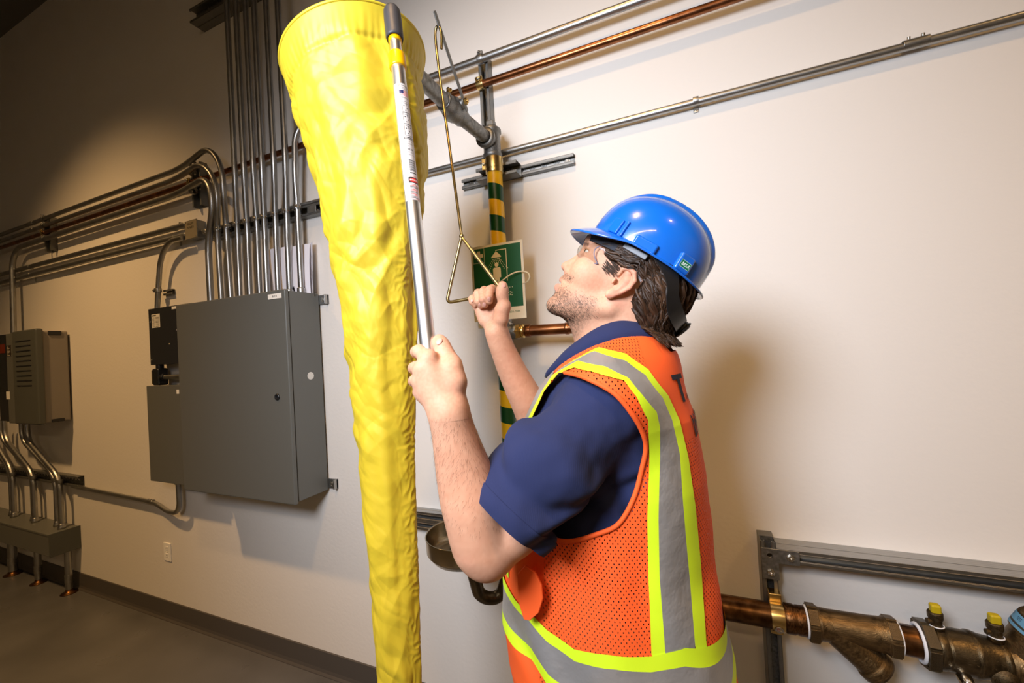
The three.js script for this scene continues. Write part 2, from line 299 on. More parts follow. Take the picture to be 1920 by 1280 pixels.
{ // struts
  const s1 = thing('strut_channel', 'horizontal slotted strut carrying the risers above the grey cabinet', 'strut', [-2.1, 2.37, 0]);
  part(s1, 'channel', chanX(-2.60, 2.415, 0, 0.925, 0.055, 0.041), M.galvDull);
  for (const x of [-1.735, -1.70]) part(s1, 'strut_nut', screw([x, 2.412, 0.012], [0, 0, 1], 0.009, 0.012), M.bolt);
  part(s1, 'end_plate', box(-1.775, -1.715, 2.395, 2.43, 0.039, 0.044), M.galvDull);
  const s2 = thing('strut_channel', 'horizontal strut high on the wall behind the tall conduits', 'strut', [-2.1, 3.62, 0]);
  part(s2, 'channel', join([chanX(-2.60, 3.70, 0, 1.2, 0.082, 0.041, false), chanX(-2.60, 3.70, 0.041, 1.2, 0.082, 0.041, false)]), M.galvDull);
  const defs = [[-0.735, 2.868, 0.283, 'vertical strut piece holding the copper pipe above the shower post'], [-2.682, 2.868, 0.262, 'vertical strut piece holding three conduits left of the risers'], [-4.565, 2.868, 0.262, 'vertical strut piece at the far left behind the dark conduits']];
  for (const [x, y, len, label] of defs) {
    const t = thing('strut_channel', label, 'strut', [x, y - len, 0]);
    part(t, 'channel', chanDown(x, y, 0, len, x > -1 ? 0.044 : 0.09, 0.041), M.galvDull);
    part(t, 'anchor_screw', screw([x, y - len + 0.045, 0.003], [0, 0, 1], 0.006, 0.006), M.bolt);
  }
}
{ // grey cabinet
  const t = thing('electrical_cabinet', 'large grey steel electrical cabinet with keyed door on the wall', 'cabinet', [-2.185, 0.97, 0]);
  part(t, 'cabinet_body', box(-2.608, -1.757, 0.976, 1.984, 0.014, 0.188, 0.004), M.grey);
  const d = part(t, 'door', box(-2.617, -1.752, 0.968, 1.990, 0.192, 0.214, 0.007), M.grey);
  part(d, 'door_gasket', box(-2.60, -1.766, 0.985, 1.975, 0.186, 0.194, 0), M.blackPlastic);
  const lock = part(d, 'lock', lathe([[0.00001, 0.002], [0.008, 0.002], [0.008, 0.006], [0.0145, 0.005], [0.0165, 0], [0.0165, -0.004], [0.00001, -0.004]], 28).rotateX(PI / 2).translate(-1.836, 1.478, 0.2145), M.blackPlastic);
  part(d, 'name_plate', box(-1.868, -1.775, 1.948, 1.972, 0.214, 0.2152, 0), printed(256, 64, (c, w, h) => { c.fillStyle = '#efece4'; c.fillRect(0, 0, w, h); c.fillStyle = '#222'; c.font = 'bold 34px sans-serif'; c.textAlign = 'center'; c.fillText('BAY 1', w / 2, 44); }), 'white name plate');
  part(t, 'sticker', along(lathe([[0.00001, 0], [0.019, 0], [0.019, 0.0008], [0.00001, 0.0008]], 28), [-1.757, 1.567, 0.088], [1, 0, 0]), printed(64, 64, (c, w, h) => { c.fillStyle = '#d8d6cf'; c.fillRect(0, 0, w, h); c.fillStyle = '#9a9890'; c.font = 'bold 22px sans-serif'; c.textAlign = 'center'; c.fillText('UL', w / 2, 40); }), 'round pale sticker');
  for (const y of [1.952, 1.008]) { const b = part(t, 'mounting_bracket', join([box(-1.76, -1.70, y - 0.024, y + 0.024, 0.003, 0.014), box(-1.706, -1.70, y - 0.024, y + 0.024, 0.0, 0.03)]), M.galv); part(b, 'bracket_bolt', screw([-1.728, y, 0.014], [0, 0, 1], 0.008, 0.01), M.bolt); }
}
{ // papers in a wall holder behind the risers
  const defs = [[-2.135, 2.255, 0.13, 'leftmost white paper sheet tucked behind the risers on the cabinet'], [-2.0, 2.25, 0.11, 'second white paper sheet tucked behind the risers on the cabinet'], [-1.90, 2.245, 0.12, 'third white paper sheet with a dark print on its lower corner']];
  defs.forEach(([x, y, w, label], i) => {
    const g = new THREE.PlaneGeometry(w, 0.27, 8, 12); const p = g.attributes.position;
    for (let k = 0; k < p.count; k++) p.setZ(k, 0.012 * Math.sin(p.getX(k) * 14 + i) + 0.01 * Math.sin(p.getY(k) * 9 + i));
    g.computeVertexNormals(); solo('paper_sheet', label, 'paper', g.translate(x + w / 2, y - 0.135, 0.03), i === 2 ? printed(128, 256, (c, w, h) => { c.fillStyle = '#e9e7ef'; c.fillRect(0, 0, w, h); c.fillStyle = '#1c1a20'; c.beginPath(); c.moveTo(6, 236); c.lineTo(0, 210); c.lineTo(14, 200); c.lineTo(20, 224); c.fill(); }, { side: THREE.DoubleSide }) : M.paper);
  });
  const g = new THREE.PlaneGeometry(0.105, 0.28, 10, 14), p = g.attributes.position;
  for (let k = 0; k < p.count; k++) { const x = p.getX(k), y = p.getY(k); p.setZ(k, 0.03 * Math.pow(Math.abs(x + 0.02) / 0.05, 1.5) * (0.6 - y)); p.setX(k, x * (0.75 - 0.35 * y)); }
  g.computeVertexNormals();
  solo('paper_sheet', 'folded white drawing with a black mark at the right end of the papers', 'paper', g.translate(-1.785, 2.11, 0.02), printed(128, 256, (c, w, h) => { c.fillStyle = '#efedf4'; c.fillRect(0, 0, w, h); c.strokeStyle = '#2a2624'; c.lineWidth = 2; c.beginPath(); c.moveTo(52, 8); c.lineTo(78, 128); c.stroke(); c.fillStyle = '#1a1818'; c.beginPath(); c.moveTo(74, 126); c.quadraticCurveTo(104, 150, 112, 214); c.lineTo(90, 226); c.quadraticCurveTo(76, 190, 74, 126); c.fill(); c.fillStyle = '#b9b7bd'; c.beginPath(); c.moveTo(84, 176); c.lineTo(100, 180); c.lineTo(96, 214); c.fill(); }, { side: THREE.DoubleSide }));
}
{ // small black box, fitting, lower grey box
  const t = thing('control_box', 'small black control box with paper labels left of the cabinet', 'control box', [-2.95, 1.667, 0]);
  part(t, 'box_body', box(-3.15, -2.70, 1.667, 2.022, 0, 0.08, 0.004), M.black);
  const c = part(t, 'cover_plate', box(-3.152, -2.70, 1.668, 2.022, 0.08, 0.084, 0.002), M.black);
  part(c, 'rating_label', box(-3.117, -3.028, 1.90, 1.985, 0.084, 0.0848, 0), printed(128, 128, (x, w, h) => { x.fillStyle = '#d9d6cd'; x.fillRect(0, 0, w, h); x.fillStyle = '#333'; x.fillRect(10, 8, 60, 12); for (let i = 0; i < 8; i++) { x.fillRect(10, 30 + i * 12, 36, 4); x.fillRect(60, 30 + i * 12, 56, 4); } }), 'white rating label');
  part(c, 'warning_label', box(-2.845, -2.79, 1.70, 1.825, 0.084, 0.0848, 0), printed(64, 128, (x, w, h) => { x.fillStyle = '#dedbd4'; x.fillRect(0, 0, w, h); x.fillStyle = '#a35a2a'; x.fillRect(10, 8, 30, 10); x.fillStyle = '#666'; for (let i = 0; i < 11; i++) x.fillRect(10, 26 + i * 9, 40, 3); }), 'narrow white warning label');
  part(c, 'top_label', box(-2.90, -2.845, 2.0, 2.016, 0.084, 0.0848, 0), M.white);
  for (const p of [[-3.135, 1.94], [-3.135, 1.70], [-2.86, 1.87], [-2.94, 1.79]]) part(c, 'cover_screw', screw([p[0], p[1], 0.084], [0, 0, 1], 0.004, 0.003), M.bolt);
  const f = thing('conduit_fitting', 'black conduit fitting between the small black box and the lower box', 'fitting', [-3.11, 1.54, 0.06]);
  part(f, 'fitting_body', box(-3.135, -3.065, 1.538, 1.645, 0.03, 0.09, 0.012), M.blackPlastic);
  part(f, 'hub', join([along(cyl(0.021, 0.03, 20), [-3.10, 1.64, 0.06], [0, 1, 0]), along(cyl(0.02, 0.03, 20), [-3.07, 1.59, 0.065], [1, 0, 0]), along(hexN(0.024, 0.012), [-3.05, 1.59, 0.065], [1, 0, 0])]), M.blackPlastic);
  part(f, 'cover', box(-3.140, -3.134, 1.55, 1.635, 0.035, 0.088, 0.002), M.brass);
  solo('conduit', 'short horizontal conduit from the black fitting into the cabinet side', 'conduit', pipe([[-3.06, 1.588, 0.065], [-2.60, 1.588, 0.065]], 0.0145), M.galv);
  const l = thing('pull_box', 'plain grey steel box joined to the left side of the cabinet', 'electrical box', [-2.9, 0.96, 0]);
  part(l, 'box_body', box(-3.105, -2.615, 0.961, 1.536, 0, 0.118, 0.004), M.greyDark);
  part(l, 'cover', box(-3.112, -2.64, 0.956, 1.541, 0.118, 0.131, 0.004), M.grey);
  part(l, 'cover_label', box(-2.80, -2.775, 1.49, 1.515, 0.131, 0.1318, 0), M.white);
}
{ // conduit under the lower box, outlet
  const t = thing('conduit', 'conduit curving from the bottom of the lower grey box to the far left', 'conduit', [-2.97, 0.75, 0.05]);
  part(t, 'tube', pipe([[-2.966, 0.98, 0.058], [-2.968, 0.74, 0.055], [-3.12, 0.735, 0.045], [-3.28, 0.770, 0.03], [-4.36, 0.79, 0.03]], 0.0138, [0.13, 0.03, 0.06]), M.galv);
  part(t, 'connector', along(lathe([[.0138, 0], [.02, 0], [.02, -.03], [.0138, -.034]], 20), [-2.966, 0.958, 0.058], [0, 1, 0]), M.galv);
  const c = part(t, 'coupling', sleeve([-3.33, 0.771, 0.03], [1, 0, 0], 0.0138, 0.05), M.galv);
  for (const x of [-3.345, -3.315]) part(c, 'set_screw', along(cyl(0.004, 0.008, 10), [x, 0.784, 0.034], [0, 1, 0.2]), M.bolt);
  const o = thing('wall_outlet', 'white duplex wall outlet low on the wall under the cabinet', 'outlet', [-3.222, 0.386, 0]);
  part(o, 'cover_plate', box(-3.262, -3.184, 0.386, 0.504, 0, 0.006, 0.003), M.white);
  for (const y of [0.468, 0.424]) { const r = part(o, 'receptacle', box(-3.239, -3.207, y - 0.014, y + 0.014, 0.004, 0.0075, 0.004), M.white); for (const x of [-3.231, -3.218]) part(r, 'slot', box(x, x + 0.002, y - 0.004, y + 0.005, 0.007, 0.0078, 0), M.blackPlastic); }
  part(o, 'plate_screw', screw([-3.223, 0.446, 0.006], [0, 0, 1], 0.003, 0.002), M.bolt);
}
{ // motor drive on the far left
  const t = thing('motor_drive', 'grey louvred motor drive enclosure hanging on the wall at far left', 'motor drive', [-4.7, 1.28, 0]);
  part(t, 'housing', box(-5.04, -4.385, 1.288, 1.968, 0.012, 0.16, 0.012), std({ color: new THREE.Color().setRGB(0.24, 0.215, 0.19), roughness: 0.5 }));
  const f = part(t, 'front_cover', box(-4.76, -4.368, 1.282, 1.985, 0.15, 0.192, 0.012), M.greyDark);
  for (let i = 0; i < 10; i++) part(f, 'louvre', box(-4.69, -4.45, 1.90 - i * 0.037, 1.908 - i * 0.037, 0.184, 0.196, 0.003).rotateX(0), M.blackPlastic);
  for (const [a, b] of [[1.935, 1.968], [1.288, 1.312]]) part(t, 'side_notch', box(-4.392, -4.378, a, b, 0.05, 0.12, 0.004), M.blackPlastic);
  part(t, 'side_strip', box(-4.875, -4.76, 1.284, 1.975, 0.15, 0.188, 0.006), M.grey);
  const k = part(t, 'keypad_panel', box(-5.04, -4.875, 1.30, 1.975, 0.15, 0.186, 0.006), M.blackPlastic);
  part(k, 'display', box(-4.99, -4.90, 1.83, 1.90, 0.186, 0.1875, 0), std({ color: 0x6b2408, roughness: 0.4 }), 'dull orange display');
  part(k, 'data_label', box(-4.865, -4.785, 1.80, 1.885, 0.1875, 0.189, 0), printed(64, 64, (x, w, h) => { x.fillStyle = '#2a2620'; x.fillRect(0, 0, w, h); x.fillStyle = '#b8ad98'; for (let i = 0; i < 7; i++) x.fillRect(8, 8 + i * 8, 20 + (i * 17) % 28, 4); }));
  part(t, 'white_tag', box(-4.90, -4.84, 1.47, 1.53, 0.187, 0.189, 0), M.white);
}
{ // wireway, conduits between drive and wireway, floor risers
  const t = thing('wireway', 'long grey steel wireway trough low on the wall at far left', 'wireway', [-5.3, 0.3, 0]);
  part(t, 'trough_body', box(-6.5, -4.352, 0.322, 0.482, 0.004, 0.168, 0.003), M.grey);
  part(t, 'end_plate', box(-4.354, -4.348, 0.318, 0.486, 0.0, 0.172, 0.002), M.greyDark);
  part(t, 'cover_lip', box(-6.5, -4.352, 0.470, 0.4845, 0.160, 0.1715, 0.002), M.grey);
  const P = [['leftmost', -5.33, -5.72, 0.06, 0.0138], ['second from left', -5.235, -5.55, 0.075, 0.0165], ['third from left', -4.935, -5.375, 0.06, 0.0138], ['third from right', -4.86, -5.30, 0.075, 0.0165], ['second from right', -4.545, -4.99, 0.06, 0.0138], ['rightmost', -4.43, -4.885, 0.075, 0.0165]];
  for (const [w, xb, xt, z, r] of P) {
    const c = thing('conduit', `${w} of six offset conduits between the drive and the wireway`, 'conduit', [xb, 0.484, z]);
    part(c, 'tube', pipe([[xb, 0.4835, z], [xb, 0.86, z], [xt, 1.13, 0.09], [xt, 1.287, 0.09]], r, [0.10, 0.08]), M.galv);
    part(c, 'connector', along(lathe([[r, 0], [r + .008, 0], [r + .008, .012], [r + .004, .014], [r + .004, .03], [r, .034]], 20), [xb, 0.484, z], [0, 1, 0]), M.galv);
    part(c, 'pipe_clamp', sleeve([xb, 0.835, z], [0, 1, 0], r, 0.028), M.galvDull);
  }
  const s = thing('strut_channel', 'slotted strut behind the offset conduits under the motor drive', 'strut', [-5.3, 0.78, 0]);
  part(s, 'channel', chanX(-6.4, 0.832, 0.0, 2.14, 0.075, 0.041), M.galvDull);
  for (const [x, z, r, w] of [[-4.395, 0.06, 0.021, 'rightmost'], [-4.86, 0.07, 0.021, 'middle'], [-5.30, 0.075, 0.028, 'thick left']]) {
    const c = thing('floor_conduit', `${w} stub conduit from the wireway down into the floor`, 'conduit', [x, 0, z]);
    part(c, 'tube', pipe([[x, 0.0, z], [x, 0.3215, z]], r), M.galv);
    part(c, 'floor_collar', along(lathe([[r, 0], [r + .03, 0], [r + .026, .006], [r + .004, .014], [r, .03]], 24), [x, 0, z], [0, 1, 0]), M.oldCopper);
    part(c, 'coupling', sleeve([x, 0.11, z], [0, 1, 0], r, 0.06), M.galv);
  }
}
// ---------------------------------------------------------------- the safety shower
const PX = -0.676, PZ = 0.114;
{
  const tape = dataTex(256, (u, v) => { const k = ((v * 2 + u * 0.36) % 1 + 1) % 1; return k < 0.5 ? [236, 186, 24] : [6, 66, 26]; }, 1, true);
  const g = lathe([[0.0305, 0.12], [0.0305, 2.36]], 36); { const u = g.attributes.uv, p = g.attributes.position; for (let i = 0; i < u.count; i++) u.setXY(i, u.getX(i), (p.getY(i) - 0.082) / 0.248); g.rotateY(PI); }
  const t = thing('shower_station', 'safety shower station post wrapped in green and yellow tape with galvanized overhead arm', 'safety shower', [PX, 0, PZ]);
  part(t, 'post', g.translate(PX, 0, PZ), std({ map: tape, roughness: 0.32 }), 'green and yellow striped post');
  part(t, 'floor_flange', along(lathe([[0.0305, 0], [0.085, 0], [0.085, 0.01], [0.042, 0.018], [0.036, 0.12], [0.0305, 0.122]], 32), [PX, 0, PZ], [0, 1, 0]), M.galvDull);
  // tee with square plug on top, arm, ball valve, head
  const tee = part(t, 'tee_fitting', join([along(lathe([[0.026, 0], [0.037, 0], [0.038, 0.016], [0.034, 0.02], [0.033, 0.09], [0.034, 0.098], [0.0385, 0.1], [0.0385, 0.112], [0.036, 0.116], [0.026, 0.116]], 32), [PX - 0.004, 2.396, PZ], [0, 1, 0]),
    along(lathe([[0.03, 0], [0.031, 0.02], [0.036, 0.036], [0.0385, 0.038], [0.0385, 0.052], [0.026, 0.054]], 32), [PX - 0.008, 2.462, PZ], [-0.03, 0.005, 1])]), M.galvDull);
  part(tee, 'plug', join([along(lathe([[0.0001, 0], [0.03, 0], [0.03, 0.008], [0.022, 0.012], [0.0001, 0.012]], 6), [PX - 0.004, 2.512, PZ], [0, 1, 0]), box(PX - 0.019, PX + 0.012, 2.52, 2.545, PZ - 0.015, PZ + 0.015, 0.004)]), M.galvDull);
  part(t, 'arm_pipe', pipe([[PX - 0.008, 2.463, PZ + 0.03], [-0.702, 2.47, 0.30], [-0.703, 2.472, 0.78]], 0.0242, 0.02, 24), M.galvDull);
  const vx = -0.702, vy = 2.470;
  const v = part(t, 'ball_valve', join([along(lathe([[0.024, 0], [0.031, 0.001], [0.0315, 0.03], [0.036, 0.034], [0.040, 0.05], [0.040, 0.075], [0.036, 0.09], [0.0315, 0.094], [0.031, 0.122], [0.024, 0.124]], 8), [vx, vy, 0.305], [0, 0, 1]), along(cyl(0.016, 0.045, 20), [vx, vy, 0.368], [1, 0.25, 0])]), M.galvDull);
  for (const k of [0.02, -0.02]) part(v, 'bolt', screw([vx + k, vy + 0.03, 0.42], [0, 0.4, 1], 0.006, 0.012), M.brass);
  const Pv = V(vx + 0.046, vy + 0.012, 0.372), tip = V(-0.655, 2.652, 0.512), dir = tip.clone().sub(Pv), L = dir.length() + 0.03;
  const lever = part(t, 'lever', along(join([box(-0.0022, 0.0022, -0.03, L, -0.0085, 0.0085, 0.002), along(cyl(0.0145, 0.005, 20), [-0.0025, 0, 0], [1, 0, 0])]), [Pv.x, Pv.y, Pv.z], [dir.x, dir.y, dir.z]), M.galvDull, 'flat steel valve lever');
  part(lever, 'lever_bolt', join([along(hexN(0.0105, 0.01), [Pv.x + 0.003, Pv.y, Pv.z], [1, 0, 0]), along(cyl(0.006, 0.016, 12), [Pv.x, Pv.y, Pv.z], [1, 0, 0])]), M.brass);
  part(t, 'shower_head', join([along(lathe([[0.0242, 0.085], [0.034, 0.08], [0.036, 0.05], [0.06, 0.035], [0.125, 0.004], [0.127, -0.004], [0.12, -0.006], [0.0001, -0.004]], 36), [-0.703, 2.365, 0.78], [0, 1, 0]), pipe([[-0.703, 2.472, 0.76], [-0.703, 2.472, 0.78], [-0.703, 2.43, 0.78]], 0.0242, 0.02)]), M.galvDull);
  // pull rod with its triangular handle: one bent brass rod
  const Y = V(-0.5655, 1.965, 0.598), A = V(-0.609, 1.7835, 0.625), B = V(-0.4365, 1.7935, 0.625), Ym = V(-0.562, 1.958, 0.599);
  const rod = part(t, 'pull_rod', join([tubeAlong(spline([[-0.6485, 2.57, 0.512], [-0.6485, 2.612, 0.508], [-0.654, 2.640, 0.507], [-0.664, 2.648, 0.505], [-0.672, 2.636, 0.503], [-0.673, 2.60, 0.502], Y], 60), 0.0042, 10), ball(0.0075, Y.toArray(), 12)]), M.dullBrass, 'thin brass pull rod');
  part(rod, 'triangular_handle', pipe([Y, A, B, Ym], 0.0046, [0.016, 0.016], 12), M.dullBrass);
  // feed from the copper branch
  const fd = part(t, 'branch_tee', join([along(lathe([[0.0305, -0.055], [0.037, -0.05], [0.037, 0.05], [0.0305, 0.055]], 28), [PX, 1.712, PZ], [0, 1, 0]), along(lathe([[0.028, 0], [0.03, 0.045], [0.026, 0.05]], 24), [PX + 0.01, 1.712, PZ], [1, 0, 0])]), M.galvDull);
  part(fd, 'hex_adapter', join([along(hexN(0.030, 0.026), [PX + 0.052, 1.712, PZ], [1, 0, 0]), along(lathe([[0.0001, 0], [0.025, 0], [0.027, 0.004], [0.027, 0.012], [0.022, 0.014], [0.022, 0.018], [0.0001, 0.018]], 24), [PX + 0.077, 1.712, PZ], [1, 0, 0])]), M.brass, 'brass hex adapter');
  const fp = part(t, 'feed_pipe', pipe([[PX + 0.09, 1.712, PZ], [-0.33, 1.709, PZ], [-0.33, 1.709, -0.02]], 0.0205, 0.035, 20), M.copper, 'copper feed pipe');
  part(fp, 'elbow_socket', sleeve([-0.418, 1.71, PZ], [1, 0, 0], 0.0205, 0.014), M.copper); part(fp, 'pipe_collar', along(lathe([[0.0205, 0], [0.0235, 0.001], [0.0235, 0.02], [0.0205, 0.022]], 20), [PX + 0.094, 1.712, PZ], [1, 0, 0]), M.copper);
  // eyewash bowl on its own stub arm, with the U-shaped drain
  const bx = -0.768, by = 0.985, bz = 0.33, R = 0.135;
  const bowl = part(t, 'eyewash_bowl', along(lathe([[0.0001, -0.048], [0.06, -0.047], [R - 0.024, -0.042], [R - 0.005, -0.02], [R - 0.002, 0.030], [R + 0.002, 0.034], [R + 0.0035, 0.031], [R + 0.0015, 0.028], [R, -0.02], [R - 0.02, -0.046], [0.06, -0.051], [0.0001, -0.052]], 56), [bx, by, bz], [0, 1, 0]), std({ color: new THREE.Color().setRGB(0.40, 0.34, 0.24), metalness: 1, roughness: 0.24, bumpMap: noiseTex(10, 120, 3, 128, 3), bumpScale: 0.0004 }), 'dull stainless eyewash bowl');
  part(bowl, 'drain_strainer', along(cyl(0.03, 0.004, 24), [bx, by - 0.047, bz], [0, 1, 0]), M.chrome);
  part(t, 'bowl_arm', pipe([[PX, 0.92, PZ], [PX + 0.01, 0.915, 0.2], [bx + 0.06, 0.925, bz - 0.03]], 0.019, 0.03), M.darkBronze);
  part(t, 'drain_trap', pipe([[bx + 0.01, by - 0.05, bz], [bx + 0.01, 0.755, bz - 0.06], [bx + 0.065, 0.735, bz - 0.11], [PX - 0.005, 0.80, PZ + 0.09], [PX - 0.005, 0.86, PZ + 0.05], [PX, 0.88, PZ]], 0.0225, [0.06, 0.03, 0.035, 0.02], 20), M.darkBronze);
  // strut clamp under the tee
  clampPart(t, [PX, 2.375, PZ], [0, 1, 0], [-0.85, 0, 0.35], 0.0335, M.brass, 0.042);
  const c2 = part(t, 'pipe_clamp', join([along(lathe([[.031, -.022], [.0345, -.022], [.0345, .022], [.031, .022], [.031, -.022]], 30), [PX, 2.36, PZ], [0, 1, 0])]), M.brass);
}
{ // its two struts
  const s = thing('strut_channel', 'long slotted strut on the wall behind the top of the shower post', 'strut', [-0.63, 2.347, 0]);
  part(s, 'channel', chanX(-0.878, 2.3675, 0, 0.498, 0.041, 0.021, true, 0.04), M.galvDull);
  for (const x of [-0.838, -0.41]) part(s, 'strut_bolt', screw([x, 2.3675, 0.004], [0, 0, 1], 0.007, 0.008), M.bolt);
  const u = thing('strut_channel', 'short strut piece stacked on the long strut and clamped to the shower post', 'strut', [-0.69, 2.34, 0.041]);
  part(u, 'channel', chanX(-0.778, 2.366, 0.021, 0.18, 0.05, 0.055, false), M.galvDull);
  const w = thing('strut_channel', 'double strut low on the wall behind the eyewash bowl', 'strut', [-0.9, 0.84, 0]);
  part(w, 'channel', join([chanX(-1.23, 0.918, 0.02, 0.75, 0.039, 0.03, false), chanX(-1.23, 0.879, 0.02, 0.75, 0.039, 0.03, false), box(-1.23, -0.48, 0.86, 0.938, 0, 0.02, 0.001)]), M.galv);
}
{ // sign
  const x0 = -0.782, x1 = -0.562, y0 = 1.759, y1 = 2.053, z = 0.150;
  const t = thing('safety_sign', 'green emergency shower pictogram sign on the striped shower post', 'sign', [(x0 + x1) / 2, y0, z]);
  part(t, 'plate', box(x0, x1, y0, y1, z - 0.003, z, 0.001), M.white);
  part(t, 'print', sheet(x1 - x0 - 0.001, y1 - y0 - 0.001, [(x0 + x1) / 2, (y0 + y1) / 2, z + 0.0004]), printed(880, 1176, (c, w, h) => {
    c.fillStyle = '#e9dfc6'; c.fillRect(0, 0, w, h); c.fillStyle = '#0b5a33'; c.fillRect(34, 34, w - 68, 958);
    const cream = '#ece0bd'; c.strokeStyle = cream; c.lineWidth = 6; c.strokeRect(37, 37, 196, 226); c.fillStyle = cream;
    c.fillRect(108, 78, 56, 150); c.fillRect(62, 124, 148, 56);
    c.lineWidth = 13; c.beginPath(); c.moveTo(438, 130); c.lineTo(438, 100); c.lineTo(606, 100); c.lineTo(606, 590); c.stroke();     // stand pipe
    c.beginPath(); c.moveTo(420, 130); c.lineTo(456, 130); c.lineTo(520, 196); c.lineTo(520, 212); c.lineTo(354, 212); c.lineTo(354, 196); c.closePath(); c.fill();   // rose
    for (let k = -3; k <= 3; k++) for (let j = 0; j < (Math.abs(k) > 1 ? 7 : 3); j++) { c.beginPath(); c.ellipse(437 + k * (19 + j * 7), 236 + j * 26, 6, 9, -k * 0.1, 0, 7); c.fill(); }
    c.beginPath(); c.arc(437, 322, 34, 0, 7); c.fill();
    c.beginPath(); c.roundRect(372, 366, 132, 60, 28); c.fill(); c.fillRect(398, 372, 80, 190);
    for (const x of [372, 478]) { c.beginPath(); c.roundRect(x, 384, 26, 142, 13); c.fill(); }
    for (const x of [398, 443]) { c.beginPath(); c.roundRect(x, 540, 35, 180, 10); c.fill(); }
    c.fillRect(272, 680, 340, 20);
    for (let r = 0; r < 2; r++) for (let k = 0; k < 4; k++) for (const sgn of [-1, 1]) { c.beginPath(); c.arc(440 + sgn * (150 + k * 26), 760 + r * 40 + (k % 2) * 10, 8, 0, 7); c.fill(); }
    for (const x of [640, 680]) { c.beginPath(); c.arc(x, 690, 8, 0, 7); c.fill(); }
    c.fillStyle = '#4b6a40'; c.font = 'bold 46px sans-serif'; c.textAlign = 'right'; c.fillText('www.hawsco.com', w - 90, 1080);
  }, { roughness: 0.45 }));
  part(t, 'backing_plate', box(x0 + 0.012, x0 + 0.1, y0 - 0.026, y0 + 0.05, z - 0.0075, z - 0.0045, 0.001), std({ color: 0xd8d6d0, roughness: 0.4 }));
  part(t, 'mounting_screw', join([along(cyl(0.004, 0.03, 10), [-0.628, 1.742, 0.14], [0, 0, 1]), along(hexN(0.006, 0.006), [-0.628, 1.742, 0.158], [0, 0, 1])]), M.bolt);
  solo('cable_tie', 'loose white cable tie looping out in front of the green sign', 'cable tie', tubeAlong(spline([[-0.66, 1.895, 0.172], [-0.634, 1.908, 0.176], [-0.600, 1.926, 0.172], [-0.570, 1.932, 0.162], [-0.546, 1.925, 0.154], [-0.541, 1.908, 0.150], [-0.552, 1.894, 0.147], [-0.57, 1.888, 0.1515]], 60), 0.0028, 8, 0.5), std({ color: 0xe4d9b8, roughness: 0.5 }));
}
